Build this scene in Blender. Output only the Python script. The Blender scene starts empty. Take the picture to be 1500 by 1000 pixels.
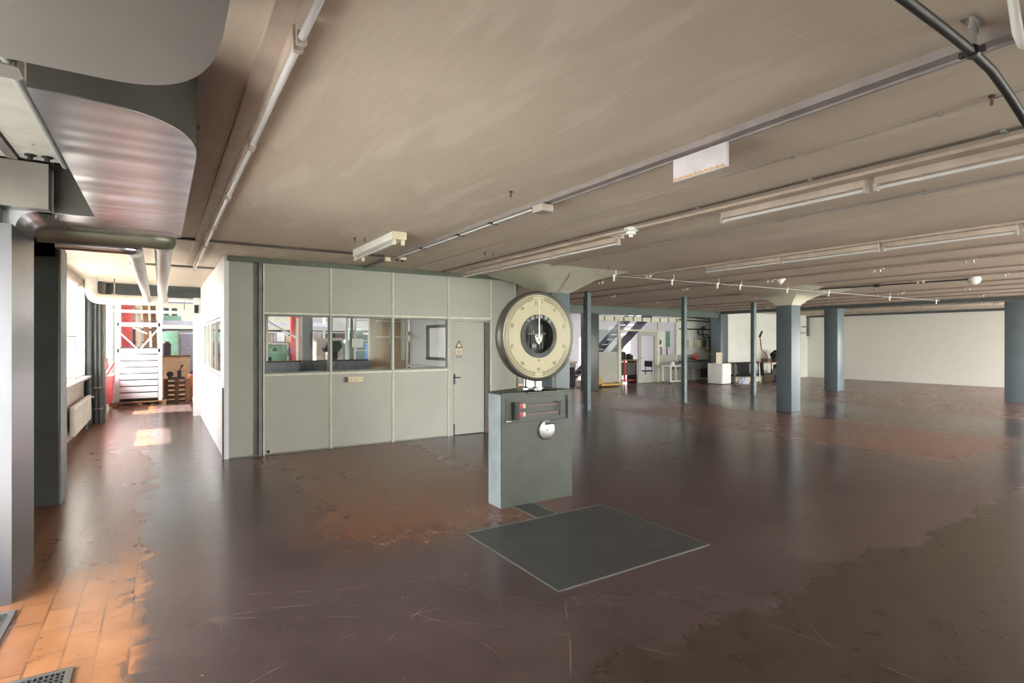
import bpy, bmesh, math, random
from mathutils import Vector, Matrix
random.seed(7)
PI = math.pi
C = bpy.context.scene.collection
SC = bpy.context.scene

# ------------------------------------------------------------------ camera
cd = bpy.data.cameras.new('camera'); cam = bpy.data.objects.new('camera', cd); C.objects.link(cam)
cam.location = (0, 0, 1.65); cam.rotation_euler = (PI/2, 0, -math.radians(32.72))
cd.sensor_width = 36; cd.lens = 19.2; cd.clip_start = .05; cd.clip_end = 300
SC.camera = cam
# ------------------------------------------------------------------ world, sun, exposure
SC.view_settings.view_transform = 'Standard'; SC.view_settings.look = 'None'
SC.view_settings.gamma = 1; SC.view_settings.exposure = 0.2; SC.view_settings.use_curve_mapping = False
SC.cycles.max_bounces = 10; SC.cycles.diffuse_bounces = 6; SC.cycles.transparent_max_bounces = 16
SC.cycles.sample_clamp_indirect = 8; SC.cycles.use_denoising = True
w = bpy.data.worlds.new('sky'); SC.world = w; w.use_nodes = True
nt = w.node_tree; nt.nodes.clear()
o_ = nt.nodes.new('ShaderNodeOutputWorld'); bg = nt.nodes.new('ShaderNodeBackground')
tc = nt.nodes.new('ShaderNodeTexCoord'); sp = nt.nodes.new('ShaderNodeSeparateXYZ'); cr = nt.nodes.new('ShaderNodeValToRGB')
nt.links.new(tc.outputs['Generated'], sp.inputs[0])
mp = nt.nodes.new('ShaderNodeMapRange'); mp.inputs[1].default_value = -1; mp.inputs[2].default_value = 1
nt.links.new(sp.outputs['Z'], mp.inputs[0]); nt.links.new(mp.outputs[0], cr.inputs[0])
e = cr.color_ramp.elements
e[0].position = .3; e[0].color = (.36, .35, .33, 1)
e[1].position = .80; e[1].color = (.95, .95, 1.1, 1)
a_ = e.new(.50); a_.color = (.62, .62, .56, 1)
b_ = e.new(.58); b_.color = (1.06, 1.0, 1.0, 1)
my = nt.nodes.new('ShaderNodeMapRange'); my.inputs[1].default_value = -1; my.inputs[2].default_value = 1; my.inputs[3].default_value = 26; my.inputs[4].default_value = 4
nt.links.new(sp.outputs['Y'], my.inputs[0]); mxx = nt.nodes.new('ShaderNodeMapRange'); mxx.inputs[1].default_value = -1; mxx.inputs[2].default_value = 0; mxx.inputs[3].default_value = 1.55; mxx.inputs[4].default_value = 1
nt.links.new(sp.outputs['X'], mxx.inputs[0]); mm = nt.nodes.new('ShaderNodeMath'); mm.operation = 'MULTIPLY'
nt.links.new(my.outputs[0], mm.inputs[0]); nt.links.new(mxx.outputs[0], mm.inputs[1]); nt.links.new(mm.outputs[0], bg.inputs[1])
nt.links.new(cr.outputs[0], bg.inputs[0])
nt.links.new(bg.outputs[0], o_.inputs[0])
sl = bpy.data.lights.new('sun', 'SUN'); sl.energy = 42; sl.angle = math.radians(.6); sl.color = (1, .95, .88)
so = bpy.data.objects.new('sun', sl); C.objects.link(so)
so.rotation_euler = Vector((-1, -.03, 1.23)).to_track_quat('Z', 'Y').to_euler()

def portal(loc, size, direction):
    l = bpy.data.lights.new('window_portal', 'AREA'); l.shape = 'RECTANGLE'; l.size, l.size_y = size
    l.cycles.is_portal = True
    o = bpy.data.objects.new('window_portal', l); C.objects.link(o); o.location = loc
    o.rotation_euler = Vector(direction).to_track_quat('-Z', 'Y').to_euler()
portal((25.34, 1.5, 1.5), (2.5, 8.3), (-1, 0, 0))
portal((5.5, -2.75, 1.8), (3.2, 1.9), (0, 1, 0))
portal((17.3, -2.75, 1.57), (16.5, 2.5), (0, 1, 0))
portal((-1.22, 2.2, 1.35), (2.6, 4.6), (1, 0, 0))
portal((-1.42, 11.0, 1.8), (1.9, 5), (1, 0, 0))
for y_ in (17.35, 20.75, 24.35): portal((8.8, y_-.12, 4.15), (19.4, .45), (0, 0, -1))

# ------------------------------------------------------------------ materials
def S(r, g, b):
    f = lambda v: (v/255/12.92) if v/255 <= .04045 else ((v/255+.055)/1.055)**2.4
    return (f(r), f(g), f(b), 1)
MT = {}
def mat(name, col, rough=.5, metal=0, var=.06, scale=6, bump=0, stretch=None, trans=0, spec=.5, var2=None, detail=6):
    m = bpy.data.materials.new(name); m.use_nodes = True; n = m.node_tree; p = n.nodes['Principled BSDF']
    p.inputs['Roughness'].default_value = rough; p.inputs['Metallic'].default_value = metal
    p.inputs['Specular IOR Level'].default_value = spec
    t = n.nodes.new('ShaderNodeTexCoord'); mpg = n.nodes.new('ShaderNodeMapping'); n.links.new(t.outputs['Object'], mpg.inputs[0])
    if stretch: mpg.inputs['Scale'].default_value = stretch
    nz = n.nodes.new('ShaderNodeTexNoise'); nz.inputs['Scale'].default_value = scale; nz.inputs['Detail'].default_value = detail
    n.links.new(mpg.outputs[0], nz.inputs['Vector'])
    mx = n.nodes.new('ShaderNodeMix'); mx.data_type = 'RGBA'
    c2 = var2 if var2 else tuple(c*(1-var*3) for c in col[:3])+(1,)
    mx.inputs[6].default_value = c2
    mx.inputs[7].default_value = tuple(min(1, c*(1+var)) for c in col[:3])+(1,)
    rm = n.nodes.new('ShaderNodeMapRange'); rm.inputs[1].default_value = .3; rm.inputs[2].default_value = .62
    n.links.new(nz.outputs[0], rm.inputs[0]); n.links.new(rm.outputs[0], mx.inputs[0])
    n.links.new(mx.outputs[2], p.inputs['Base Color'])
    if bump:
        b = n.nodes.new('ShaderNodeBump'); b.inputs['Strength'].default_value = bump; b.inputs['Distance'].default_value = .01 if detail > 1 else .05
        n.links.new(nz.outputs[0], b.inputs['Height']); n.links.new(b.outputs[0], p.inputs['Normal'])
    MT[name] = m
    return m
def glass(name, tint=(1, 1, 1, 1), refl=.08):
    m = bpy.data.materials.new(name); m.use_nodes = True; n = m.node_tree; n.nodes.clear()
    o = n.nodes.new('ShaderNodeOutputMaterial'); t = n.nodes.new('ShaderNodeBsdfTransparent'); g = n.nodes.new('ShaderNodeBsdfGlossy')
    g.inputs['Roughness'].default_value = .03; t.inputs[0].default_value = tint
    f = n.nodes.new('ShaderNodeFresnel'); f.inputs[0].default_value = 1.2
    ge = n.nodes.new('ShaderNodeNewGeometry'); q = n.nodes.new('ShaderNodeMath'); q.operation = 'SUBTRACT'; q.inputs[0].default_value = 1; n.links.new(ge.outputs['Backfacing'], q.inputs[1])
    q2 = n.nodes.new('ShaderNodeMath'); q2.operation = 'MULTIPLY'; n.links.new(q.outputs[0], q2.inputs[0]); n.links.new(f.outputs[0], q2.inputs[1])
    mx = n.nodes.new('ShaderNodeMixShader'); n.links.new(q2.outputs[0], mx.inputs[0]); n.links.new(t.outputs[0], mx.inputs[1]); n.links.new(g.outputs[0], mx.inputs[2])
    n.links.new(mx.outputs[0], o.inputs[0]); MT[name] = m
glass('glass', (.96, .97, .965, 1)); glass('frosted', (.75, .82, .78, 1))
mat('partition', S(166, 166, 156), .45, var=.02, scale=2)
mat('partition_white', S(235, 236, 240), .5, var=.01)
mat('mullion', S(205, 208, 190), .4)
mat('green_trim', S(98, 106, 92), .5)
mat('frame_grey', S(120, 122, 118), .4)
mat('concrete_dark', S(66, 72, 72), .45, var=.08, scale=3)
mat('duct_leg', S(128, 128, 134), .3, .9, var=.05, scale=2, stretch=(1, 1, .3))
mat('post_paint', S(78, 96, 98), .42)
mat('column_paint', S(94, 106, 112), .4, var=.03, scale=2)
mat('column_dark', S(70, 74, 72), .35, var=.06, scale=2)  # darker grey paint for the left pillar, its beam and other dark columns
mat('beam_green', S(84, 98, 90), .45)
mat('beam_grey', S(84, 90, 90), .5)
mat('steel_grey', S(104, 100, 94), .42)
mat('capital', S(224, 222, 200), .6, var=.03)
mat('white_wall', S(226, 228, 222), .65, var=.02, scale=2)
mat('offwhite', S(186, 174, 162), .5)
mat('trunking', S(190, 174, 160), .55)
mat('rail_tan', S(150, 138, 126), .55)
mat('track_grey', S(150, 146, 138), .45)
mat('duct_side', S(66, 64, 60), .5, .2, var=.03)
mat('cream', S(214, 206, 176), .45, var=.03)
mat('dial', S(196, 184, 152), .35, var=.02, scale=3)
mat('ink', S(40, 38, 30), .6); mat('rim_metal', S(122, 120, 114), .35, .9)
mat('black', S(22, 22, 22), .5)
mat('rubber', S(40, 38, 38), .45)
mat('dark_glass', S(38, 40, 38), .25)
mat('white', S(236, 236, 232), .45, var=.02)
mat('tube_glass', S(214, 212, 212), .25, var=.01)
mat('chrome', S(190, 188, 186), .18, 1)
mat('galv', S(170, 168, 165), .42, 1, var=.05, scale=4)
mat('duct_polished', S(228, 233, 242), .26, 1, var=.03, scale=1.5, stretch=(.25, 2.6, .6), bump=.32, detail=1)
mat('duct_dull', S(116, 111, 107), .5, .3, var=.02, scale=3)
mat('pipe_clad', S(120, 118, 105), .35, .6, var=.04)
mat('pipe_white', S(216, 212, 204), .4, .1)
mat('scale_green', S(62, 68, 58), .42, var2=S(55, 61, 53), scale=5)
mat('scale_side', S(128, 138, 142), .42, scale=5, var2=S(112, 122, 126))
mat('plate', S(62, 63, 60), .42, .2, var=.06, scale=3)
mat('plate_rim', S(120, 122, 118), .35, .5)
mat('red', S(176, 62, 60), .5)
mat('red_steel', S(212, 92, 88), .5)
mat('orange', S(214, 130, 84), .6)
mat('wood', S(150, 112, 78), .7, var=.12, scale=9, stretch=(1, 1, 6))
mat('wood_dark', S(110, 80, 58), .7, var=.12, scale=9)
mat('wood_pale', S(208, 186, 160), .6, var=.05, scale=4, stretch=(3, 3, .5))
mat('card', S(190, 164, 130), .75)
mat('blue', S(70, 120, 190), .5); mat('blue_dark', S(52, 66, 110), .5)
mat('green_machine', S(120, 160, 136), .45, var=.06); mat('green_dark', S(60, 72, 68), .5)
mat('yellow', S(190, 150, 60), .5)
mat('machine_grey', S(140, 140, 136), .5); mat('dark_metal', S(60, 60, 62), .45, .3)
mat('cloth_black', S(26, 25, 27), .9); mat('plastic_bag', S(190, 190, 205), .35)
mat('sign_white', S(214, 208, 214), .4); mat('peeled', S(206, 170, 140), .7)
mat('radiator', S(222, 220, 208), .45); mat('parapet', S(156, 162, 170), .5)
mat('stair_steel', S(96, 92, 110), .5)
mat('hall_blue', S(96, 100, 150), .5)
mat('brown_conduit', S(92, 80, 74), .5); mat('conduit', S(156, 148, 146), .45, .2)
mat('conduit_grey', S(118, 118, 118), .45, .3)

def blind_mat():
    m = bpy.data.materials.new('blind'); m.use_nodes = True; n = m.node_tree; n.nodes.clear()
    o = n.nodes.new('ShaderNodeOutputMaterial'); d = n.nodes.new('ShaderNodeBsdfDiffuse'); t = n.nodes.new('ShaderNodeBsdfTranslucent')
    d.inputs[0].default_value = (.88, .88, .85, 1); t.inputs[0].default_value = (.9, .9, .87, 1)
    mx = n.nodes.new('ShaderNodeMixShader'); mx.inputs[0].default_value = .7; n.links.new(d.outputs[0], mx.inputs[1]); n.links.new(t.outputs[0], mx.inputs[2]); n.links.new(mx.outputs[0], o.inputs[0]); MT['blind'] = m
blind_mat()
def nodes_new(m):
    m.use_nodes = True; n = m.node_tree
    return n, n.nodes['Principled BSDF']
# --- brick wall of painted blocks
def block_mat(name, col, mortar, sx=.5, sy=.2, bump=.25):
    m = bpy.data.materials.new(name); n, p = nodes_new(m); t = n.nodes.new('ShaderNodeTexCoord')
    s = n.nodes.new('ShaderNodeSeparateXYZ'); n.links.new(t.outputs['Object'], s.inputs[0])
    ad = n.nodes.new('ShaderNodeMath'); n.links.new(s.outputs[0], ad.inputs[0]); n.links.new(s.outputs[1], ad.inputs[1])
    cb = n.nodes.new('ShaderNodeCombineXYZ'); n.links.new(ad.outputs[0], cb.inputs[0]); n.links.new(s.outputs[2], cb.inputs[1])
    b = n.nodes.new('ShaderNodeTexBrick'); n.links.new(cb.outputs[0], b.inputs[0]); b.inputs['Scale'].default_value = 1
    b.inputs['Brick Width'].default_value = sx; b.inputs['Row Height'].default_value = sy; b.inputs['Mortar Size'].default_value = .006
    b.inputs['Color1'].default_value = col; b.inputs['Color2'].default_value = tuple(c*.96 for c in col[:3])+(1,); b.inputs['Mortar'].default_value = mortar
    n.links.new(b.outputs[0], p.inputs['Base Color']); p.inputs['Roughness'].default_value = .6
    bu = n.nodes.new('ShaderNodeBump'); bu.inputs['Strength'].default_value = bump; bu.inputs['Distance'].default_value = .01; bu.invert = True
    n.links.new(b.outputs['Fac'], bu.inputs['Height']); n.links.new(bu.outputs[0], p.inputs['Normal'])
    MT[name] = m
block_mat('block_white', S(112, 114, 110), S(90, 92, 88))
block_mat('brick_white', S(226, 226, 220), S(216, 216, 210), .25, .075, .1)

# --- floor
def floor_material():
    m = bpy.data.materials.new('wood_block_floor'); n, p = nodes_new(m); L = n.links.new
    N = n.nodes.new
    t = N('ShaderNodeTexCoord'); s = N('ShaderNodeSeparateXYZ'); L(t.outputs['Object'], s.inputs[0])
    def M(op, a, b=None, c=None, clamp=False):
        x = N('ShaderNodeMath'); x.operation = op; x.use_clamp = clamp
        for i, v in enumerate((a, b, c)):
            if v is None: continue
            if isinstance(v, (int, float)): x.inputs[i].default_value = v
            else: L(v, x.inputs[i])
        return x.outputs[0]
    def noise(scale, detail=5, stretch=(1, 1, 1), rough=.5):
        mp_ = N('ShaderNodeMapping'); mp_.inputs['Scale'].default_value = stretch; L(t.outputs['Object'], mp_.inputs[0])
        z = N('ShaderNodeTexNoise'); z.inputs['Scale'].default_value = scale; z.inputs['Detail'].default_value = detail; z.inputs['Roughness'].default_value = rough
        L(mp_.outputs[0], z.inputs['Vector']); return z.outputs[0]
    X, Y = s.outputs[0], s.outputs[1]
    n1 = noise(1.1, 6); n2 = noise(5, 6, rough=.65); n3 = noise(.55, 3); n4 = noise(3.2, 2)
    # wear boundaries follow block edges: snap by the blocks
    br = N('ShaderNodeTexBrick'); cb = N('ShaderNodeCombineXYZ'); L(Y, cb.inputs[0]); L(X, cb.inputs[1]); L(cb.outputs[0], br.inputs[0])
    br.inputs['Scale'].default_value = 1; br.inputs['Brick Width'].default_value = .3; br.inputs['Row Height'].default_value = .145
    br.inputs['Mortar Size'].default_value = .006; br.inputs['Color1'].default_value = (0, 0, 0, 1); br.inputs['Color2'].default_value = (1, 1, 1, 1)
    br.inputs['Mortar'].default_value = (.5, .5, .5, 1); br.inputs['Bias'].default_value = 0
    bv = N('ShaderNodeSeparateColor'); L(br.outputs[0], bv.inputs[0]); blk = bv.outputs[0]
    wob = M('ADD', M('MULTIPLY', M('SUBTRACT', n4, .5), .3), M('MULTIPLY', M('SUBTRACT', blk, .5), .16))
    wob = M('ADD', wob, M('MULTIPLY', M('SUBTRACT', n1, .5), .5))
    def step(v, edge, soft):      # 0 below edge, 1 above
        r = N('ShaderNodeMapRange'); r.inputs[1].default_value = edge-soft; r.inputs[2].default_value = edge+soft
        L(M('ADD', v, wob), r.inputs[0]); r.clamp = True; return r.outputs[0]
    inv = lambda v: M('SUBTRACT', 1, v)
    bareA = inv(step(X, -.12, .05))
    bareB = M('MULTIPLY', M('MULTIPLY', step(X, 1.15, .3), inv(step(X, 3.6, .5))), step(Y, 4.3, .35))
    bareC = M('MULTIPLY', inv(step(Y, 2.05, .03)), step(X, 1.6, .3))
    bareD = M('MULTIPLY', M('MULTIPLY', step(X, 9.0, .35), inv(step(X, 12.2, .5))), step(Y, 3.0, .25))
    bareE = M('MULTIPLY', step(X, 3.6, .4), M('MULTIPLY', step(Y, 4.6, .3), inv(step(Y, 6.4, .3))))
    bareF = M('MULTIPLY', step(X, 15, .5), .8)
    bare = bareA
    for q in (bareB, bareC, bareD, M('MULTIPLY', bareE, .45), bareF): bare = M('MAXIMUM', bare, q)
    bare = M('MULTIPLY', bare, M('ADD', .62, M('MULTIPLY', n3, .6)), clamp=True)
    def mix(f, a, b):
        x = N('ShaderNodeMix'); x.data_type = 'RGBA'
        if isinstance(f, (int, float)): x.inputs[0].default_value = f
        else: L(f, x.inputs[0])
        for i, v in ((6, a), (7, b)):
            if isinstance(v, tuple): x.inputs[i].default_value = v
            else: L(v, x.inputs[i])
        return x.outputs[2]
    rng = lambda v, a, b: (lambda r: (L(v, r.inputs[0]), setattr(r.inputs[1], 'default_value', a), setattr(r.inputs[2], 'default_value', b), r.outputs[0])[-1])(N('ShaderNodeMapRange'))
    orange = mix(rng(n2, .3, .7), S(92, 60, 42), S(120, 78, 52))
    bright = mix(rng(n2, .3, .7), S(142, 92, 54), S(178, 122, 74))  # brighter bare blocks near the left window, its light put into the colour
    orange = mix(M('MULTIPLY', bareA, inv(step(Y, 6.2, 1.2))), orange, bright)
    orange = mix(M('MULTIPLY', blk, .4), orange, S(110, 68, 46))
    brown = mix(rng(n2, .3, .7), S(47, 39, 31), S(68, 56, 44))
    brown = mix(step(X, 8.2, .6), brown, S(112, 80, 64))
    orange = mix(M('MAXIMUM', M('MULTIPLY', inv(step(Y, 3.2, .3)), step(X, .3, .2)), step(X, 4.2, .8)), orange, brown)
    coat = mix(rng(n1, .3, .7), S(60, 49, 48), S(77, 64, 63))
    coat = mix(M('MULTIPLY', rng(n2, .45, .8), .4), coat, S(88, 66, 56))
    col = mix(bare, coat, orange)
    # fine block joints
    jm = M('MULTIPLY', br.outputs['Fac'], M('ADD', .3, M('MULTIPLY', rng(noise(2.3), .45, .62), .6)))
    jm = M('MULTIPLY', jm, M('ADD', .1, M('MULTIPLY', bare, .7)))
    col = mix(M('MULTIPLY', M('MULTIPLY', blk, .1), inv(bare)), col, S(70, 56, 52))
    col = mix(jm, col, S(48, 38, 34))
    # expansion joints
    def line(v, at, hw):
        return M('LESS_THAN', M('ABSOLUTE', M('SUBTRACT', M('ADD', v, M('MULTIPLY', M('SUBTRACT', n2, .5), .012)), at)), hw)
    j = M('MULTIPLY', line(Y, 7.5, .007), M('LESS_THAN', X, 1.4))
    j = M('MAXIMUM', j, M('MULTIPLY', line(X, 5.85, .006), M('LESS_THAN', Y, 3.1)))
    j = M('MAXIMUM', j, M('MULTIPLY', line(Y, 13.9, .012), 1))
    col = mix(M('MULTIPLY', j, .8), col, S(30, 24, 22))
    # scratches: broken arcs
    brk = rng(noise(3.1, 3), .47, .6)
    def arc(cx, cy, r, hw, amt):
        d = M('SQRT', M('ADD', M('POWER', M('ABSOLUTE', M('SUBTRACT', X, cx)), 2), M('POWER', M('ABSOLUTE', M('SUBTRACT', Y, cy)), 2)))
        return M('MULTIPLY', M('LESS_THAN', M('ABSOLUTE', M('SUBTRACT', d, r)), hw), M('MULTIPLY', brk, amt))
    sc = arc(7.6, 5.2, 2.6, .004, .7)
    for a in ((-3, 6, 6.1, .004, .5), (1.2, 1.2, 1.9, .004, .5), (3.2, .4, 3.3, .004, .55), (9, -3, 7.5, .004, .4), (.2, 2.4, 1.3, .003, .5), (-2, -1, 5.2, .003, .5), (2.5, 7.5, 4.1, .003, .45)):
        sc = M('MAXIMUM', sc, arc(*a))
    col = mix(M('MULTIPLY', sc, .4), col, S(176, 156, 140))
    # small specks
    v = N('ShaderNodeTexVoronoi'); v.inputs['Scale'].default_value = 5; L(t.outputs['Object'], v.inputs['Vector'])
    col = mix(M('MULTIPLY', M('LESS_THAN', v.outputs['Distance'], .03), .5), col, S(170, 150, 130))
    L(col, p.inputs['Base Color'])
    ro = M('ADD', M('ADD', .15, M('MULTIPLY', n2, .14)), M('MULTIPLY', bare, .08))
    L(ro, p.inputs['Roughness'])
    bu = N('ShaderNodeBump'); bu.inputs['Strength'].default_value = .18; bu.inputs['Distance'].default_value = .006
    L(M('ADD', M('MULTIPLY', n2, .6), M('ADD', M('MULTIPLY', br.outputs['Fac'], -.25), M('MULTIPLY', blk, .2))), bu.inputs['Height']); L(bu.outputs[0], p.inputs['Normal'])
    MT['floor'] = m
floor_material()

def ceiling_material():
    m = bpy.data.materials.new('board_marked_concrete'); n, p = nodes_new(m); L = n.links.new; N = n.nodes.new
    t = N('ShaderNodeTexCoord'); s = N('ShaderNodeSeparateXYZ'); L(t.outputs['Object'], s.inputs[0])
    def noise(scale, stretch, detail=6):
        mp_ = N('ShaderNodeMapping'); mp_.inputs['Scale'].default_value = stretch; L(t.outputs['Object'], mp_.inputs[0])
        z = N('ShaderNodeTexNoise'); z.inputs['Scale'].default_value = scale; z.inputs['Detail'].default_value = detail; L(mp_.outputs[0], z.inputs['Vector']); return z.outputs[0]
    grain = noise(9, (7, .5, 1), 8); blot = noise(.9, (1, 1, 1)); patch = noise(1.6, (2.2, .5, 1), 3)
    br = N('ShaderNodeTexBrick'); cb = N('ShaderNodeCombineXYZ'); L(s.outputs[1], cb.inputs[0]); L(s.outputs[0], cb.inputs[1]); L(cb.outputs[0], br.inputs[0])
    br.inputs['Scale'].default_value = 1; br.inputs['Brick Width'].default_value = 2.4; br.inputs['Row Height'].default_value = .97; br.inputs['Mortar Size'].default_value = .006
    def mixc(f, a, b):
        x = N('ShaderNodeMix'); x.data_type = 'RGBA'; L(f, x.inputs[0])
        for i, v in ((6, a), (7, b)):
            if isinstance(v, tuple): x.inputs[i].default_value = v
            else: L(v, x.inputs[i])
        return x.outputs[2]
    def rg(v, a, b, k=1):
        r = N('ShaderNodeMapRange'); r.inputs[1].default_value = a; r.inputs[2].default_value = b; r.inputs[4].default_value = k; L(v, r.inputs[0]); return r.outputs[0]
    c = mixc(rg(blot, .3, .7), S(200, 186, 168), S(212, 198, 180))
    c = mixc(rg(grain, .35, .75, .3), c, S(180, 166, 149))
    c = mixc(rg(patch, .55, .62, .35), c, S(226, 214, 198))
    f = N('ShaderNodeMath'); f.operation = 'MULTIPLY'; f.inputs[1].default_value = .35; L(br.outputs['Fac'], f.inputs[0])
    c = mixc(f.outputs[0], c, S(214, 202, 184))
    L(c, p.inputs['Base Color']); p.inputs['Roughness'].default_value = .7
    bu = N('ShaderNodeBump'); bu.inputs['Strength'].default_value = .12; bu.inputs['Distance'].default_value = .006
    L(grain, bu.inputs['Height']); L(bu.outputs[0], p.inputs['Normal'])
    MT['ceiling'] = m
ceiling_material()

# ------------------------------------------------------------------ geometry helpers
class B:
    def __init__(s): s.b = bmesh.new()
    def box(s, x0, x1, y0, y1, z0, z1, rz=0, bev=0):
        r = bmesh.ops.create_cube(s.b, size=1)
        cx, cy, cz = (x0+x1)/2, (y0+y1)/2, (z0+z1)/2
        M = Matrix.Translation((cx, cy, cz)) @ Matrix.Rotation(rz, 4, 'Z') @ Matrix.Diagonal((abs(x1-x0), abs(y1-y0), abs(z1-z0), 1))
        bmesh.ops.transform(s.b, matrix=M, verts=r['verts'])
        if bev:
            ed = list({e for v in r['verts'] for e in v.link_edges})
            bmesh.ops.bevel(s.b, geom=ed, offset=bev, segments=2, affect='EDGES', profile=.5)
        return s
    def cyl(s, p0, p1, r, n=16, r2=None, cap=True):
        p0, p1 = Vector(p0), Vector(p1); d = p1-p0
        q = bmesh.ops.create_cone(s.b, cap_ends=cap, segments=n, radius1=r, radius2=r if r2 is None else r2, depth=d.length)
        M = Matrix.Translation((p0+p1)/2) @ d.to_track_quat('Z', 'Y').to_matrix().to_4x4()
        bmesh.ops.transform(s.b, matrix=M, verts=q['verts']); return s
    def bar(s, p0, p1, wx, wy):      # rectangular bar between two points
        p0, p1 = Vector(p0), Vector(p1); d = p1-p0
        q = bmesh.ops.create_cube(s.b, size=1)
        M = Matrix.Translation((p0+p1)/2) @ d.to_track_quat('Z', 'Y').to_matrix().to_4x4() @ Matrix.Diagonal((wx, wy, d.length, 1))
        bmesh.ops.transform(s.b, matrix=M, verts=q['verts']); return s
    def tube(s, pts, r, n=12):
        pts = [Vector(p) for p in pts]; rings = []
        up = None
        for i, p in enumerate(pts):
            d = ((pts[min(i+1, len(pts)-1)]-p).normalized() + (p-pts[max(i-1, 0)]).normalized()).normalized()
            if up is None: up = d.orthogonal().normalized()
            up = (up - d*up.dot(d)).normalized(); sd = d.cross(up)
            k = 1
            if 0 < i < len(pts)-1:
                cs = (pts[i+1]-p).normalized().dot((p-pts[i-1]).normalized()); k = 1/max(.7, math.sqrt((1+cs)/2))
            rings.append([s.b.verts.new(p + (up*math.cos(2*PI*j/n)+sd*math.sin(2*PI*j/n))*r*(1 if k == 1 else min(k, 1.15))) for j in range(n)])
        for a, b in zip(rings, rings[1:]):
            for j in range(n): s.b.faces.new((a[j], a[(j+1) % n], b[(j+1) % n], b[j]))
        s.b.faces.new(rings[0][::-1]); s.b.faces.new(rings[-1]); return s
    def prism(s, poly, z0, z1, axis='z'):
        f = {'z': lambda a, b, h: (a, b, h), 'y': lambda a, b, h: (a, h, b), 'x': lambda a, b, h: (h, a, b)}[axis]
        A = [s.b.verts.new(f(a, b, z0)) for a, b in poly]; Bv = [s.b.verts.new(f(a, b, z1)) for a, b in poly]
        k = len(poly)
        s.b.faces.new(A[::-1]); s.b.faces.new(Bv)
        for i in range(k): s.b.faces.new((A[i], A[(i+1) % k], Bv[(i+1) % k], Bv[i]))
        return s
    def lathe(s, prof, c, axis='z', n=48):   # prof: (radius, height)
        c = Vector(c); rings = []
        for r, hh in prof:
            ring = []
            for j in range(n):
                a = 2*PI*j/n; x, y = r*math.cos(a), r*math.sin(a)
                ring.append(s.b.verts.new(c + (Vector((x, y, hh)) if axis == 'z' else Vector((x, hh, y)) if axis == 'y' else Vector((hh, x, y)))))
            rings.append(ring)
        for a, b in zip(rings, rings[1:]):
            for j in range(n): s.b.faces.new((a[j], a[(j+1) % n], b[(j+1) % n], b[j]))
        if prof[0] == prof[-1]: return s
        if prof[0][0] > 0: s.b.faces.new(rings[0][::-1])
        if prof[-1][0] > 0: s.b.faces.new(rings[-1])
        return s
    def loft(s, rings):      # rings: lists of 3d points of equal length
        R = [[s.b.verts.new(p) for p in r] for r in rings]; k = len(R[0])
        for a, b in zip(R, R[1:]):
            for j in range(k): s.b.faces.new((a[j], a[(j+1) % k], b[(j+1) % k], b[j]))
        s.b.faces.new(R[0][::-1]); s.b.faces.new(R[-1]); return s
    def ball(s, c, r, sx=1, sy=1, sz=1, n=12):
        q = bmesh.ops.create_uvsphere(s.b, u_segments=n, v_segments=max(6, n//2+2), radius=r)
        bmesh.ops.transform(s.b, matrix=Matrix.Translation(c) @ Matrix.Diagonal((sx, sy, sz, 1)), verts=q['verts']); return s
    def ring(s, c, r0, r1, h0, h1, axis='y', n=64):
        return s.lathe([(r0, h0), (r1, h0), (r1, h1), (r0, h1), (r0, h0)], c, axis, n)

def wloc(o):
    v = Vector((0, 0, 0))
    while o is not None: v += o.location; o = o.parent
    return v
def part(name, b, m, parent=None, bev=0, smooth=True, label=None):
    bmesh.ops.remove_doubles(b.b, verts=b.b.verts[:], dist=1e-6)
    bmesh.ops.recalc_face_normals(b.b, faces=b.b.faces[:])
    me = bpy.data.meshes.new(name)
    off = None
    if parent is not None: off = wloc(parent)
    else:
        xs = [v.co for v in b.b.verts]
        lo = Vector((min(v.x for v in xs), min(v.y for v in xs), min(v.z for v in xs))); hi = Vector((max(v.x for v in xs), max(v.y for v in xs), max(v.z for v in xs)))
        off = Vector(((lo.x+hi.x)/2, (lo.y+hi.y)/2, lo.z))
    bmesh.ops.translate(b.b, verts=b.b.verts[:], vec=-off)
    b.b.to_mesh(me); b.b.free()
    me.materials.append(MT[m] if isinstance(m, str) else m)
    o = bpy.data.objects.new(name, me); C.objects.link(o)
    if parent is not None: o.parent = parent
    else: o.location = off
    if bev:
        md = o.modifiers.new('bevel', 'BEVEL'); md.width = bev; md.segments = 2; md.limit_method = 'ANGLE'
    if smooth:
        for f in me.polygons: f.use_smooth = True
        try:
            me.set_sharp_from_angle(angle=math.radians(35))
        except Exception: pass
    if label: o['label'] = label
    return o
def tag(o, label, cat, group=None, kind=None):
    o['label'] = label; o['category'] = cat
    if group: o['group'] = group
    if kind: o['kind'] = kind
    return o
def thing(name, label, cat, loc=(0, 0, 0), group=None):
    o = bpy.data.objects.new(name, None); o.empty_display_size = .1; C.objects.link(o); o.location = loc
    return tag(o, label, cat, group)
def single(name, b, m, label, cat, group=None, bev=0, kind=None, smooth=True):
    return tag(part(name, b, m, None, bev, smooth), label, cat, group, kind)
def struct(name, b=None, m=None, loc=(0, 0, 0), label=None, bev=0):
    if b is None:
        o = bpy.data.objects.new(name, None); C.objects.link(o); o.location = loc
    else: o = part(name, b, m, None, bev)
    o['kind'] = 'structure'
    if label: o['label'] = label
    return o
def floor_origin(o):         # move origin to world origin, so object texture space is the place itself
    o.data.transform(Matrix.Translation(o.location)); o.location = (0, 0, 0); return o
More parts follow.
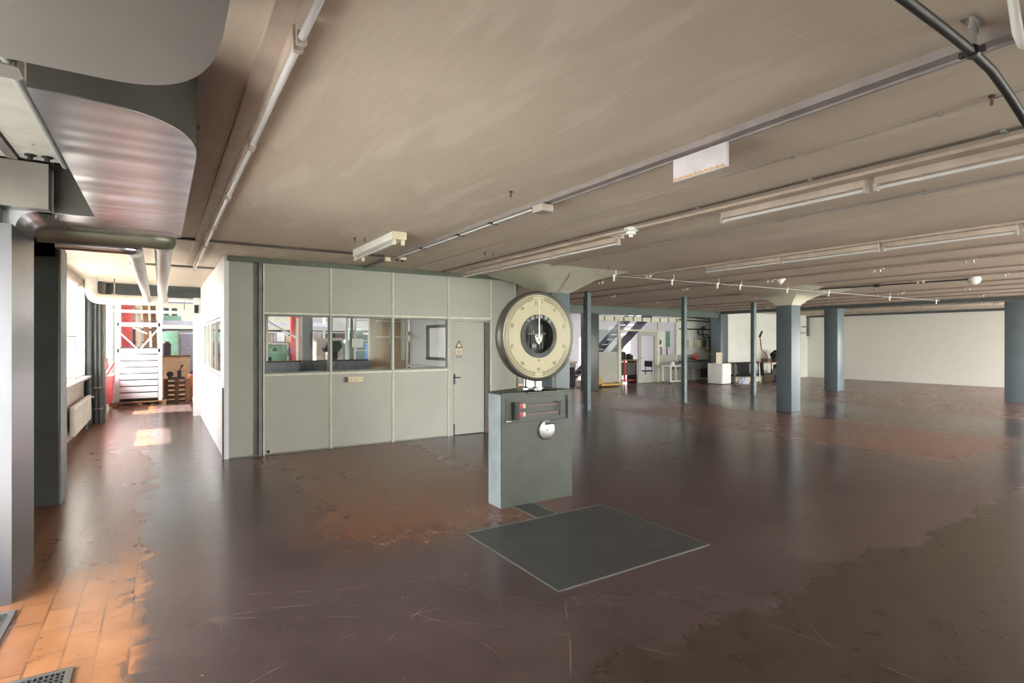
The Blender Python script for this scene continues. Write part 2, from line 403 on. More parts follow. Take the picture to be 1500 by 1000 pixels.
def dup(root, loc=None, label=None, group=None, rz=None):
    def cp(o, p):
        c = o.copy(); C.objects.link(c); c.parent = p
        for ch in list(o.children): cp(ch, c)
        return c
    r = cp(root, None)
    if loc is not None: r.location = loc
    if rz is not None: r.rotation_euler = (0, 0, rz)
    if label: r['label'] = label
    if group: r['group'] = group
    return r
def text_mesh(txt, size, M, b, depth=.001):
    cu = bpy.data.curves.new('t', 'FONT'); cu.body = txt; cu.size = size; cu.align_x = 'CENTER'; cu.align_y = 'CENTER'; cu.extrude = depth
    o = bpy.data.objects.new('t', cu); C.objects.link(o); bpy.context.view_layer.update()
    me = bpy.data.meshes.new_from_object(o.evaluated_get(bpy.context.evaluated_depsgraph_get()))
    me.transform(M); b.b.from_mesh(me); bpy.data.objects.remove(o); bpy.data.curves.remove(cu); bpy.data.meshes.remove(me)
FRONT = Matrix.Rotation(PI/2, 4, 'X')   # text standing, readable from -Y

H = 2.855
XL = -1.28
# ================================================================== SETTING
fl = struct('floor', B().box(XL-.1, 25.6, -3, 27, -.2, 0), 'floor'); floor_origin(fl)
ce = struct('ceiling', B().box(XL-.1, 25.6, -3, 14.0, H, H+.25), 'ceiling'); floor_origin(ce)

def wall_with_openings(name, axis, at, th, a0, a1, z0, z1, holes, m, off=None):
    """wall in plane axis=at, thickness th, running a0..a1, holes = (h0,h1,zb,zt)"""
    b = B()
    def bx(p, q, r, s):
        if q-p < 1e-4 or s-r < 1e-4: return
        if axis == 'x': b.box(at, at+th, p, q, r, s)
        else: b.box(p, q, at, at+th, r, s)
    cur = a0
    for (p, q, r, s) in sorted(holes):
        bx(cur, p, z0, z1); bx(p, q, z0, r); bx(p, q, s, z1); cur = q
    bx(cur, a1, z0, z1)
    o = struct(name, b, m); floor_origin(o); return o
def window(idx, axis, at, a0, a1, z0, z1, fm='white', n=1, fw=.05, th=.06, pane='glass', midrail=None):
    r = struct('window_%d' % idx, None, loc=((at, (a0+a1)/2, z0) if axis == 'x' else ((a0+a1)/2, at, z0)))
    b = B()
    def bx(p, q, rr, s, t=th):
        if axis == 'x': b.box(at-t/2, at+t/2, p, q, rr, s)
        else: b.box(p, q, at-t/2, at+t/2, rr, s)
    bx(a0, a1, z0, z0+fw); bx(a0, a1, z1-fw, z1)
    for i in range(n+1):
        c = a0+(a1-a0)*i/n; l = max(a0, c-fw/2); h_ = min(a1, c+fw/2); bx(l, h_, z0+fw, z1-fw)
    if midrail: bx(a0, a1, midrail-fw/2, midrail+fw/2)
    part('window_frame', b, fm, r)
    g = B()
    if axis == 'x': g.box(at-.003, at+.003, a0+fw/2, a1-fw/2, z0+fw/2, z1-fw/2)
    else: g.box(a0+fw/2, a1-fw/2, at-.003, at+.003, z0+fw/2, z1-fw/2)
    part('window_pane', g, pane, r)
    return r
# left (window) wall
LW = [(0.9, 1.95, .9, 2.5), (2.05, 4.45, .06, 2.6), (8.9, 10.2, 1.0, 2.6), (10.4, 12.3, 1.0, 2.75), (12.5, 13.5, 1.0, 2.75)]
wall_with_openings('wall_left', 'x', XL-.2, .2, -3, 14.6, 0, H, LW, 'offwhite')
for i, (p, q, r_, s_) in enumerate(LW): window(i+1, 'x', XL-.1, p, q, r_, s_, 'white', n=2 if q-p > 1.5 else 1)
# wall behind the camera, with windows towards the right
BW = [(9.4+i*3.2, 9.4+i*3.2+3.1, .35, 2.78) for i in range(5)] + [(3.9, 7.1, .95, 2.7)]
wall_with_openings('wall_back', 'y', -3, .2, XL-.2, 25.6, 0, H, BW, 'white_wall')
for i, (p, q, r_, s_) in enumerate(sorted(BW)): window(i+6, 'y', -2.9, p, q, r_, s_, 'white', n=3)
RW = [(-2.6, 1.4, .3, 2.7), (1.5, 5.6, .3, 2.7)]
wall_with_openings('wall_right', 'x', 25.4, .2, -3, 14.2, 0, H, RW, 'brick_white')
for i, (p, q, r_, s_) in enumerate(RW): window(i+14, 'x', 25.5, p, q, r_, s_, 'white', n=3)
wall_with_openings('wall_far', 'y', 14.0, .2, 19.45, 25.4, 0, H, [], 'white_wall')
struct('trim_1', B().box(25.28, 25.4, -2.8, 14, H-.1, H-.02), 'beam_grey')
struct('trim_2', B().box(24.9, 25.39, 13.9, 13.99, H-.55, H-.5).box(25.3, 25.38, 13.9, 13.99, 1.9, H-.1).box(24.7, 25.39, 13.9, 13.99, 2.03, 2.06), 'frame_grey')

# concrete beam at the end of the hall
struct('beam_1', B().box(XL, 5.6, 14.0, 14.35, 2.62, H), 'concrete_dark')
struct('beam_2', B().box(5.6, 18.9, 14.0, 14.35, 2.6, H+.1), 'beam_green')
struct('beam_3', B().box(18.95, 19.3, -2.8, 14.0, 2.75, H), 'beam_grey')

# columns ------------------------------------------------------------
def column(x, y, hw, top, label, m='column_paint', extra=None):
    r = thing('concrete_column', label, 'column', (x, y, 0))
    part('shaft', B().box(x-hw, x+hw, y-hw, y+hw, 0, top, bev=.012), m, r)
    return r
def capital(r, x, y, z0, levels, m='capital'):
    b = B(); rings = []
    for hw, z in levels: rings.append([(x-hw, y-hw, z), (x+hw, y-hw, z), (x+hw, y+hw, z), (x-hw, y+hw, z)])
    b.loft(rings); part('capital', b, m, r)
c1 = column(5.89, 7.78, .2, 2.5, 'green painted column with flared pale capital right behind the dial scale')
capital(c1, 5.89, 7.78, 2.5, [(.2, 2.5), (.52, 2.72), (.93, H)])
part('conduit', B().tube([(5.6, 6.95, 2.84), (5.75, 7.2, 2.74), (5.77, 7.5, 2.52), (5.77, 7.555, 2.4), (5.77, 7.555, .1)], .01), 'rail_tan', c1)
c2 = column(12.54, 7.37, .19, 2.5, 'blue grey column with flared capital in the middle of the hall, alone on the open floor')
capital(c2, 12.54, 7.37, 2.5, [(.19, 2.5), (.3, 2.62), (.5, 2.74), (1.0, H)])
column(19.15, 9.65, .22, 2.75, 'slim blue grey column under the dark beam, before the long white wall')
column(19.6, 5.05, .23, 2.75, 'broad grey green column at the right edge of the picture with a faded white mark')
column(12.2, 14.12, .22, 2.6, 'dark blue grey column left of the glazed partition, behind the thin posts', 'column_dark')
column(19.2, 14.2, .24, 2.75, 'dark and green column behind the white cabinet, where the long white wall begins')
# faded ring mark on the right column
mk = B(); mk.ring((19.6, 4.815, 2.2), .07, .1, -.004, .004, 'y', 32); mk.box(19.7, 19.82, 4.813, 4.817, 2.12, 2.28); 
ring = part('painted_mark', mk, 'white_wall', bpy.data.objects['concrete_column.003'], label='faded white painted ring mark')
def post(x, y, hw, label, m='post_paint'):
    r = thing('steel_post', label, 'post', (x, y, 0))
    part('shaft', B().box(x-hw, x+hw, y-hw, y+hw, 0, H), m, r, bev=.004)
    part('foot_plate', B().box(x-hw-.03, x+hw+.03, y-hw-.03, y+hw+.03, 0, .012), m, r)
post(8.66, 10.1, .055, 'thin green steel post nearest the dial scale, left of the glazed partition')
post(9.75, 11.45, .05, 'thin dark steel post just behind the nearest green post', 'column_dark')
post(11.95, 9.95, .055, 'thin blue green steel post in front of the wall pipes and sink')
post(15.45, 10.2, .06, 'thin blue green steel post in front of the table of black cloths')

# dark pillar and white stub at the left ------------------------------
pl = thing('window_pillar', 'tall dark grey pillar beside the corridor, behind the shiny duct leg', 'column', (-1.05, 7.3, 0))
part('shaft', B().box(XL, -.87, 7.12, 7.14+.45, 0, H), 'column_dark', pl, bev=.006)
part('lighter_side', B().box(-.872, -.855, 7.13, 7.56, 0, 2.6), 'frame_grey', pl)  # lighter colour over the pillar's whole right side face
struct('wall_stub', B().box(XL, -.86, 4.56, 5.3, 0, H), 'block_white')
fl_stub = bpy.data.objects['wall_stub']; floor_origin(fl_stub)
struct('beam_4', B().box(XL, -.61, 4.57, 4.75, 2.5, 2.79), 'steel_grey')
struct('beam_5', B().box(XL, -.9, 7.12, 7.5, 2.5, H), 'column_dark')

# ================================================================== OFFICE PARTITION
FY = 8.6
of = struct('wall_office', None, loc=(3.2, FY, 0))
HEAD = 2.78
xs = [.8, 1.11, 1.24, 2.2, 3.2, 4.21, 5.06, 5.6]
def panel(x0, x1, z0, z1): part('panel', B().box(x0, x1, FY, FY+.06, z0, z1), 'partition', of)
panel(.8, 1.11, 0, HEAD)
for a, b2 in ((1.24, 2.2), (2.2, 3.2), (3.2, 4.21)):
    panel(a, b2, 0, 1.16); panel(a, b2, 2.06, HEAD)
panel(4.21, 5.06, 2.06, HEAD); panel(5.06, 5.6, 0, HEAD)
part('recess_strip', B().box(1.11, 1.24, FY+.05, FY+.1, 0, HEAD).box(1.185, 1.24, FY-.012, FY+.05, 0, HEAD), 'frame_grey', of)
for x in (1.245, 2.2, 3.2, 4.21, 5.06, 5.585):
    part('mullion', B().box(x-.016, x+.016, FY-.012, FY+.065, 0, HEAD).box(x-.006, x+.006, FY-.02, FY-.012, 0, HEAD), 'mullion', of)
part('rail', B().box(1.25, 5.06, FY-.012, FY+.065, 2.048, 2.078), 'mullion', of)
part('rail', B().box(1.25, 4.21, FY-.012, FY+.065, 1.147, 1.175), 'mullion', of)
part('head_trim', B().box(.78, 5.62, FY-.03, FY+.08, HEAD, H), 'green_trim', of)
part('corner_post', B().box(5.6, 5.66, FY-.01, FY+.06, 0, HEAD), 'green_trim', of)
part('skirting', B().box(.8, 4.21, FY-.004, FY+.0, 0, .02), 'frame_grey', of)
for i, (a, b2) in enumerate(((1.27, 2.18), (2.22, 3.18), (3.22, 4.19))):
    wd = window(20+i, 'y', FY+.03, a, b2, 1.175, 2.045, 'frame_grey', fw=.025, th=.05)
# door
d = struct('door_1', None, loc=(4.65, FY, 0))
part('door_leaf', B().box(4.31, 4.93, FY+.012, FY+.05, .012, 2.0), 'partition', d, bev=.003)
part('door_frame', B().box(4.232, 4.3, FY-.006, FY+.06, 0, 2.045).box(4.94, 5.038, FY+.02, FY+.06, 0, 2.045).box(4.3, 4.94, FY-.006, FY+.06, 2.005, 2.045), 'partition', d)
part('door_edge_strip', B().box(4.94, 5.03, FY+.0, FY+.02, 0, 2.0), 'brown_conduit', d)
part('door_handle', B().box(4.315, 4.345, FY+.002, FY+.012, .9, 1.08).cyl((4.33, FY+.01, 1.02), (4.33, FY-.045, 1.02), .01).tube([(4.33, FY-.045, 1.02), (4.37, FY-.05, 1.02), (4.42, FY-.045, 1.018)], .011), 'dark_metal', d)
part('bottom_bolt', B().box(4.315, 4.335, FY, FY+.012, .02, .2), 'dark_metal', d)
# signs on door
def tri(b, cx, cz, s, y0, y1): b.prism([(cx-s, cz-s*.8), (cx+s, cz-s*.8), (cx, cz+s)], y0, y1, 'y')
sg = thing('warning_sign', 'triangular warning sign above two small notices on the office door', 'sign', (4.42, FY, 1.4))
b = B(); tri(b, 4.42, 1.6, .075, FY+.007, FY+.0115); part('triangle_border', b, 'wood_dark', sg, smooth=False)
b = B(); tri(b, 4.42, 1.592, .045, FY+.004, FY+.0069); part('triangle_face', b, 'cream', sg, smooth=False)
part('notice', B().box(4.365, 4.475, FY+.007, FY+.0115, 1.42, 1.52), 'cream', sg)
b = B()
for z in (1.435, 1.455, 1.475, 1.495): b.box(4.375, 4.465, FY+.005, FY+.0069, z, z+.009)
part('notice_lines', b, 'red', sg)
part('lower_notice', B().box(4.365, 4.475, FY+.007, FY+.0115, 1.36, 1.41), 'machine_grey', sg)
# sockets
sk = thing('socket_strip', 'cream triple socket strip on the office wall under the windows', 'socket', (2.66, FY, 1.02))
part('back_box', B().box(2.46, 2.7, FY-.03, FY-.0005, 1.01, 1.1, bev=.006), 'cream', sk)
for i in range(3):
    part('socket', B().lathe([(.034, 0), (.034, -.006), (.028, -.006), (.026, -.001), (.0, -.001)], (2.5+i*.08, FY-.03, 1.055), 'y', 24), 'cream', sk)
    part('socket_hole', B().cyl((2.49+i*.08, FY-.033, 1.055), (2.49+i*.08, FY-.0375, 1.055), .005, 8).cyl((2.51+i*.08, FY-.033, 1.055), (2.51+i*.08, FY-.0375, 1.055), .005, 8), 'black', sk)
part('grey_plug', B().box(2.415, 2.46, FY-.035, FY-.0005, 1.015, 1.095, bev=.004), 'brown_conduit', sk)
single('door_stop', B().lathe([(.02, 0), (.02, -.02), (.012, -.03), (0, -.03)], (1.31, FY, .05), 'y', 16), 'black', 'small black rubber stop low on the office wall near the left end', 'door stop')

# corridor side wall of the office (white), with window
cw = wall_with_openings('wall_corridor', 'x', .74, .06, FY, 14.0, 0, H, [(9.15, 13.3, 1.12, 2.02)], 'partition_white')
window(24, 'x', .77, 9.17, 13.28, 1.14, 2.0, 'white', n=4, fw=.04, th=.05)
single('wall_bumper', B().box(.7405-.02, .7395, 8.62, 8.68, 0, 1.0), 'frame_grey', 'narrow grey edge guard at the corner of the white corridor wall', 'edge guard')
# far side: door frame where corridor meets the machine hall
struct('trim_3', B().box(.6, .74, 14.02, 14.14, 0, 2.62).box(XL, .74, 14.36, 14.42, 2.58, 2.64), 'white')
single('door_switch', B().box(.62, .7, 13.98, 14.02, 2.28, 2.46, bev=.005), 'black', 'small black box high on the white frame at the corridor end', 'switch')
# office back partition
OB = 13.6
ob = struct('wall_office_rear', None, loc=(3, OB, 0))
part('parapet', B().box(.8, 4.5, OB, OB+.06, 0, 1.17), 'parapet', ob)
part('parapet', B().box(4.5, 5.5, OB, OB+.06, 0, 1.02), 'wood_pale', ob)
part('ledge', B().box(1.9, 4.4, OB-.08, OB+.1, 1.17, 1.2), 'wood_dark', ob)
for x, m, wdt in ((1.95, 'frame_grey', .05), (2.05, 'white', .05), (3.88, 'white', .07), (4.0, 'concrete_dark', .06), (5.35, 'white', .1)):
    part('mullion', B().box(x-wdt/2, x+wdt/2, OB, OB+.06, 1.17, H), m, ob)
part('header', B().box(.8, 5.5, OB, OB+.06, 2.5, H), 'partition_white', ob)
struct('window_25', B().box(.82, 4.5, OB+.025, OB+.032, 1.2, 2.5), 'glass')
part('post', B().box(2.78, 3.0, OB-.25, OB-.02, 0, H), 'concrete_dark', ob)
# office right side wall (white) with window to the hall
wall_with_openings('wall_office_right', 'x', 5.55, .06, FY+.1, OB+.06, 0, H, [(9.6, 12.6, 1.2, 2.05)], 'partition_white')
w_ = window(26, 'x', 5.58, 9.62, 12.58, 1.2, 2.05, 'green_trim', n=2, fw=.07, th=.08)
part('ledge', B().box(5.38, 5.54, 8.9, 13.4, 1.0, 1.06).box(5.5, 5.54, 8.9, 13.4, .85, 1.0), 'white', w_)
struct('wall_hall_panel', B().box(4.5, 5.5, OB+.12, OB+.16, 0, 2.5), 'wood_pale')

# glazed partition and door at the back middle, Y 15.4 ----------------
GY = 15.4
gp = struct('wall_glazed', None, loc=(16, GY, 0))
part('panel', B().box(13.6, 14.72, GY, GY+.05, .1, 1.26), 'partition', gp)
part('plinth', B().box(13.6, 14.8, GY-.02, GY+.05, 0, .1), 'wood_dark', gp)
part('panel', B().box(16.95, 19.0, GY, GY+.05, 0, 1.1), 'partition', gp)
part('header', B().box(13.3, 19.0, GY, GY+.05, 2.44, 2.6), 'capital', gp)
for i in range(11):
    part('header_bracket', B().box(13.5+i*.5, 13.53+i*.5, GY-.03, GY, 2.44, 2.6), 'beam_grey', gp)
for x in (13.58, 14.76, 16.95, 18.0): part('mullion', B().box(x-.035, x+.035, GY-.02, GY+.06, 0, 2.44), 'mullion', gp)
part('frosted_pane', B().box(13.6, 14.72, GY+.02, GY+.026, 1.26, 2.1), 'frosted', gp)
part('pane', B().box(13.6, 16.95, GY+.02, GY+.026, 2.1, 2.44), 'glass', gp)
part('pane', B().box(16.98, 17.97, GY+.02, GY+.026, 1.1, 2.44), 'glass', gp)
part('solid_wall', B().box(18.04, 20.4, GY+.02, GY+.1, 0, 2.9), 'white_wall', gp)
dd = struct('door_2', None, loc=(16, GY, 0))
part('door_frame', B().box(14.8, 14.87, GY-.02, GY+.06, 0, 2.1).box(16.84, 16.92, GY-.02, GY+.06, 0, 2.1).box(14.8, 16.92, GY-.02, GY+.06, 2.06, 2.12), 'cream', dd)
part('door_leaf', B().box(15.78, 15.95, GY-.03, GY+.02, .02, 2.04).box(16.68, 16.84, GY-.03, GY+.02, .02, 2.04).box(15.95, 16.68, GY-.03, GY+.02, .02, .35).box(15.95, 16.68, GY-.03, GY+.02, 1.88, 2.04), 'partition', dd)
part('door_pane', B().box(15.95, 16.68, GY-.008, GY-.002, .35, 1.88), 'glass', dd)
part('door_handle', B().cyl((15.85, GY-.03, 1.0), (15.85, GY-.08, 1.0), .01, 8).cyl((15.85, GY-.08, 1.0), (15.96, GY-.08, 1.0), .01, 8), 'dark_metal', dd)
# walls of the machine hall beyond
wall_with_openings('wall_hall_far', 'y', 26.8, .2, XL-.2, 25.6, 0, 4.4, [], 'white_wall')
wall_with_openings('wall_hall_left', 'x', XL-.2, .2, 14.6, 27, 0, 4.4, [(15.0, 16.6, .9, 2.6), (18.5, 21, 1.0, 2.8)], 'white_wall')
wall_with_openings('wall_hall_right', 'x', 20.4, .2, 14.3, 27, 0, 4.4, [], 'partition_white')
hc = B()
for (a, b2, c_, d_) in ((XL-.2, 25.6, 14.35, 17.0), (XL-.2, 25.6, 17.45, 20.4), (XL-.2, 25.6, 20.85, 24), (XL-.2, 25.6, 24.45, 27), (XL-.2, -.9, 17, 24.7), (11.5, 14.5, 17.0, 24.7), (18.5, 25.6, 17, 24.7)): hc.box(a, b2, c_, d_, 4.2, 4.4)
hc.box(XL-.2, 25.6, 14.0, 14.35, H+.1, 4.4)
floor_origin(struct('ceiling_hall', hc, 'white_wall'))

# ================================================================== DIAL SCALE
SX, SY = 3.267, 4.58
sc_ = thing('dial_scale', 'tall green floor scale with a big round cream dial, standing free before the office', 'scale', (SX, SY+.12, 0))
x0, x1 = SX-.443, SX+.443
cab = B()
cab.prism([(x0, 0), (x1, 0), (x1, 1.135), (SX, 1.155), (x0, 1.135)], SY+.012, SY+.25, 'y')
part('cabinet', cab, 'scale_green', sc_, bev=.006)
part('side_panel', B().box(x0-.006, x0-.0005, SY+.014, SY+.25, .0, 1.13), 'scale_side', sc_, label='pale blue grey left side panel')
lid = B(); lid.prism([(x0-.012, 1.135), (x1+.012, 1.135), (SX, 1.165)], SY-.012, SY+.262, 'y'); lid.prism([(x0-.012, 1.12), (x1+.012, 1.12), (x1+.012, 1.136), (SX, 1.168), (x0-.012, 1.136)], SY-.012, SY+.262, 'y')
part('lid', lid, 'scale_green', sc_, bev=.003)
fr = B()   # front panel with a framed opening
fr.box(x0, x1, SY, SY+.012, 0, .83).box(x0, 2.88, SY, SY+.012, .83, 1.12).box(3.645, x1, SY, SY+.012, .83, 1.12).box(2.88, 3.645, SY, SY+.012, 1.085, 1.12)
part('front_panel', fr, 'scale_green', sc_, bev=.002)
part('beam_window_frame', B().box(2.87, 3.655, SY-.008, SY, 1.08, 1.09).box(2.87, 3.655, SY-.008, SY, .826, .836).box(2.87, 2.88, SY-.008, SY, .836, 1.08).box(3.645, 3.655, SY-.008, SY, .836, 1.08), 'green_dark', sc_)
for z in (1.0, .915):
    bm_ = part('weigh_beam', B().box(3.05, 3.57, SY-.018, SY-.006, z-.011, z+.011), 'brown_conduit', sc_)
    part('poise', B().box(3.0, 3.05, SY-.03, SY-.004, z-.025, z+.03, bev=.004), 'red', bm_, label='red sliding weight')
    part('poise_plate', B().box(3.055, 3.09, SY-.026, SY-.019, z-.02, z+.024), 'offwhite', bm_)
part('beam_bracket', B().box(2.955, 2.995, SY-.03, SY+.01, .87, 1.04).box(2.97, 3.01, SY-.035, SY-.03, .86, 1.05), 'black', sc_)
part('beam_rest', B().box(3.515, 3.535, SY-.03, SY-.018, .88, 1.02).box(3.505, 3.545, SY-.034, SY-.03, 1.0, 1.03), 'black', sc_)
part('latch', B().cyl((2.86, SY, .86), (2.86, SY-.03, .86), .011).tube([(2.86, SY-.03, .86), (2.88, SY-.034, .86), (2.905, SY-.03, .86)], .009), 'chrome', sc_)
part('screw', B().lathe([(.012, 0), (.012, -.004), (.006, -.008), (0, -.008)], (3.12, SY-.012, 1.128), 'y', 16), 'dark_metal', sc_)
part('screw', B().lathe([(.012, 0), (.012, -.004), (.006, -.01), (0, -.01)], (3.5, SY-.012, 1.13), 'y', 16), 'chrome', sc_)
mt = part('printing_disc', B().lathe([(.098, 0), (.1, -.006), (.1, -.02), (.09, -.026), (.0, -.026)], (3.36, SY, .735), 'y', 48), 'galv', sc_, label='round bare metal disc')
part('disc_clip', B().box(3.33, 3.47, SY-.034, SY-.024, .79, .825, bev=.003).cyl((3.36, SY-.026, .735), (3.36, SY-.03, .735), .008, 12), 'dark_metal', mt)
# pedestal neck
part('neck', B().lathe([(.15, 1.15), (.15, 1.172), (.12, 1.18), (.075, 1.185), (.07, 1.27)], (3.25, SY+.13, 0), 'z', 32), 'chrome', sc_)
part('neck_cover', B().cyl((3.2, SY+.05, 1.16), (3.2, SY+.05, 1.3), .025).box(3.27, 3.33, SY+.03, SY+.08, 1.16, 1.3), 'white', sc_)
# head
DX, DZ = 3.25, 1.705; YF = SY-.02
head = part('dial_housing', B().lathe([(0, .19), (.3, .19), (.40, .165), (.448, .11), (.458, .05), (.462, 0), (.455, -.02), (.44, -.026), (.425, -.02), (.425, .01), (.203, .01), (.203, .09), (0, .09)], (DX, YF, DZ), 'y', 96), 'rim_metal', sc_, label='round housing with a worn metal rim')
face = part('dial_face', B().ring((DX, YF, DZ), .205, .424, -.008, .008, 'y', 96), 'dial', head)
tk = B()
def polar(r, a): return DX + r*math.sin(a), DZ + r*math.cos(a)
for i in range(-96, 97):
    if abs(i) < 6: continue
    a = i/100*PI*1.0
    r0 = .372 if i % 5 else .362
    p, q = polar(r0, a), polar(.408, a)
    tk.bar((p[0], YF-.0085, p[1]), (q[0], YF-.0085, q[1]), .0034 if i % 5 else .0055, .001)
tk.ring((DX, YF-.0085, DZ), .3705, .3725, -.0006, .0006, 'y', 96).ring((DX, YF-.0085, DZ), .407, .409, -.0006, .0006, 'y', 96)
for k in range(1, 10):
    a = -PI + k*2*PI/10 + PI
    x, z = polar(.338, a)
    M = Matrix.Translation((x, YF-.0088, z)) @ Matrix.Rotation(a, 4, 'Y') @ FRONT
    text_mesh(str(k*10), .044, M, tk, .0004)
    p, q = polar(.318, a), polar(.3, a)
text_mesh('0', .05, Matrix.Translation((DX-.035, YF-.0088, DZ+.33)) @ FRONT, tk, .0004)
text_mesh('0', .028, Matrix.Translation((DX+.04, YF-.0088, DZ+.345)) @ FRONT, tk, .0004)
text_mesh('kg', .03, Matrix.Translation((DX, YF-.0088, DZ-.245)) @ FRONT, tk, .0004)
part('graduation_marks', tk, 'ink', head, smooth=False)
iring = part('inner_ring', B().ring((DX, YF-.012, DZ), .178, .222, -.006, .016, 'y', 72), 'dark_metal', head)
for i, ch in enumerate('TOLEDO'):
    a = (i-2.5)*.285
    x, z = polar(.2, a)
    lt = B(); text_mesh(ch, .042, Matrix.Translation((x, YF-.0188, z)) @ Matrix.Rotation(a, 4, 'Y') @ FRONT, lt, .0006); part('letter', lt, 'white', iring, smooth=False)
part('inner_recess', B().ring((DX, YF+.02, DZ), .172, .2, -.03, .06, 'y', 48).cyl((DX, YF+.07, DZ), (DX, YF+.08, DZ), .2, 48), 'dark_glass', head)
me_ = B()
me_.bar((DX-.1, YF+.03, DZ+.022), (DX+.1, YF+.03, DZ+.022), .008, .01).ball((DX-.1, YF+.03, DZ+.024), .011).ball((DX+.1, YF+.03, DZ+.024), .011)
for dx in (-.09, -.06, .05, .085): me_.bar((DX+dx, YF+.045, DZ-.13), (DX+dx*.9, YF+.045, DZ+.12), .006, .006)
me_.box(DX-.06, DX+.0, YF+.03, YF+.05, DZ-.12, DZ-.08).box(DX-.045, DX-.03, YF+.03, YF+.04, DZ+.03, DZ+.06)
part('pendulum_mechanism', me_, 'machine_grey', head)
sh = B(); sh.prism([(DX-.045, DZ-.01), (DX-.05, DZ+.008), (DX+.05, DZ+.008), (DX+.045, DZ-.01), (DX+.03, DZ-.055), (DX, DZ-.085), (DX-.03, DZ-.055)], YF-.012, YF-.006, 'y')
em = part('shield_emblem', sh, 'white', head, smooth=False)
eb = B().box(DX-.036, DX+.036, YF-.014, YF-.0122, DZ-.008, DZ+.002).bar((DX-.016, YF-.0135, DZ-.02), (DX, YF-.0135, DZ-.055), .005, .001).bar((DX+.016, YF-.0135, DZ-.02), (DX, YF-.0135, DZ-.055), .005, .001)
part('emblem_mark', eb, 'ink', em)
part('pointer', B().prism([(DX-.009, DZ), (DX+.009, DZ), (DX+.0035, DZ+.385), (DX-.0035, DZ+.385)], YF-.019, YF-.016, 'y').cyl((DX, YF-.022, DZ), (DX, YF+.02, DZ), .014, 16), 'white', head, smooth=False)
part('cover_glass', B().cyl((DX, YF-.021, DZ), (DX, YF-.024, DZ), .43, 64), 'glass', head)

# platform in the floor
pt = thing('scale_platform', 'dark steel weighing platform set flush in the floor before the scale', 'platform', (2.98, 3.5, 0))
part('platform_plate', B().box(2.42, 3.6, 3.06, 4.0, .0005, .006), 'plate', pt)
part('platform_frame', B().box(2.21, 3.74, 2.87, 3.055, .0005, .0045).box(2.21, 3.74, 4.005, 4.15, .0005, .0045).box(2.21, 2.415, 3.055, 4.005, .0005, .0045).box(3.605, 3.74, 3.055, 4.005, .0005, .0045), 'plate', pt)
part('rim_strip', B().box(2.2, 2.21, 2.86, 4.16, .0005, .006).box(3.74, 3.75, 2.86, 4.16, .0005, .006).box(2.2, 3.75, 4.15, 4.16, .0005, .006).box(2.2, 3.75, 2.86, 2.87, .0005, .006), 'plate_rim', pt)
for i, ch_ in enumerate('TOLEDO'): tx = B(); text_mesh(ch_, .06, Matrix.Translation((2.72+i*.052, 4.08, .0055)), tx, .0006); part('cast_letter', tx, 'dark_metal', pt, smooth=False)
cc = thing('channel_cover', 'narrow steel cover plate joining the scale cabinet to the floor platform', 'cover plate', (3.07, 4.37, 0))
part('cover', B().box(2.97, 3.17, 4.17, 4.59, .0005, .005), 'plate', cc)
part('edge_strip', B().box(2.95, 2.962, 4.17, 4.59, .0005, .007), 'plate_rim', cc); part('edge_strip', B().box(3.178, 3.19, 4.17, 4.59, .0005, .007), 'plate_rim', cc)

# ================================================================== CEILING SERVICES
def rail_row(x, y0, y1, wdt, hgt, m, label, z=H, name='ceiling_rail', cat='ceiling rail', holders=None, drop=.05, grp=None):
    r = thing(name, label, cat, (x, (y0+y1)/2, z-hgt), grp)
    part('channel', B().box(x-wdt/2, x+wdt/2, y0, y1, z-hgt, z-.0008), m, r)
    for yy in (holders or []):
        b = B().box(x-.02, x+.02, yy-.06, yy-.03, z-hgt-drop, z-hgt).box(x-.02, x+.02, yy+.03, yy+.06, z-hgt-drop, z-hgt).box(x-.03, x+.03, yy-.1, yy+.1, z-hgt-.012, z-hgt)
        part('lampholder', b, 'offwhite', r)
    return r
def conduit(x, y0, y1, rad, m, label, z=None, pair=False, clips=()):
    z = z or H-rad-.004
    b = B().cyl((x, y0, z), (x, y1, z), rad, 8)
    if pair: b.cyl((x+.03, y0, z), (x+.03, y1, z), rad, 8)
    r = thing('conduit', label, 'conduit', (x, (y0+y1)/2, z))
    part('tube', b, m, r)
    for y in clips: part('clip', B().box(x-rad-.008, x+rad+.008+(.03 if pair else 0), y-.012, y+.012, z-rad-.004, H-.001), 'machine_grey', r)
    return r
def make_light(holder='offwhite'):
    r = thing('fluorescent_light', 'x', 'fluorescent light', (0, 0, 0))
    part('housing', B().box(-.02, .02, .015, 1.235, .045, .1, bev=.004), 'trunking', r)
    part('tube', B().cyl((0, .03, .022), (0, 1.22, .022), .0145, 16), 'tube_glass', r)
    for y in (.005, 1.215): part('lampholder', B().box(-.018, .018, y, y+.03, 0, .06, bev=.004), holder, r)
    return r
proto = make_light(); used = [False]
def light(x, y, label, grp, z=H-.125):
    if not used[0]: used[0] = True; proto.location = (x, y, z); proto['label'] = label; proto['group'] = grp; return proto
    return dup(proto, (x, y, z), label, grp)
# row 1 along the corridor side
rail_row(.39, .2, 9.7, .11, .025, 'trunking', 'pale trunking carrying the row of tubes that runs to the white corridor', name='light_trunking', cat='trunking')
row1 = ['tube light in the left row, nearest the camera', 'second tube light from the front in the left row', 'third tube light from the front in the left row', 'tube light in the left row level with the shiny duct end', 'tube light in the left row, just before the dark ceiling strip', 'tube light in the left row beside the corner of the office', 'farthest tube light of the left row, over the corridor']
for i, y in enumerate([.86, 2.13, 3.4, 4.67, 5.94, 7.21, 8.45]): light(.43, y, row1[i], 'tube lights of the left row')
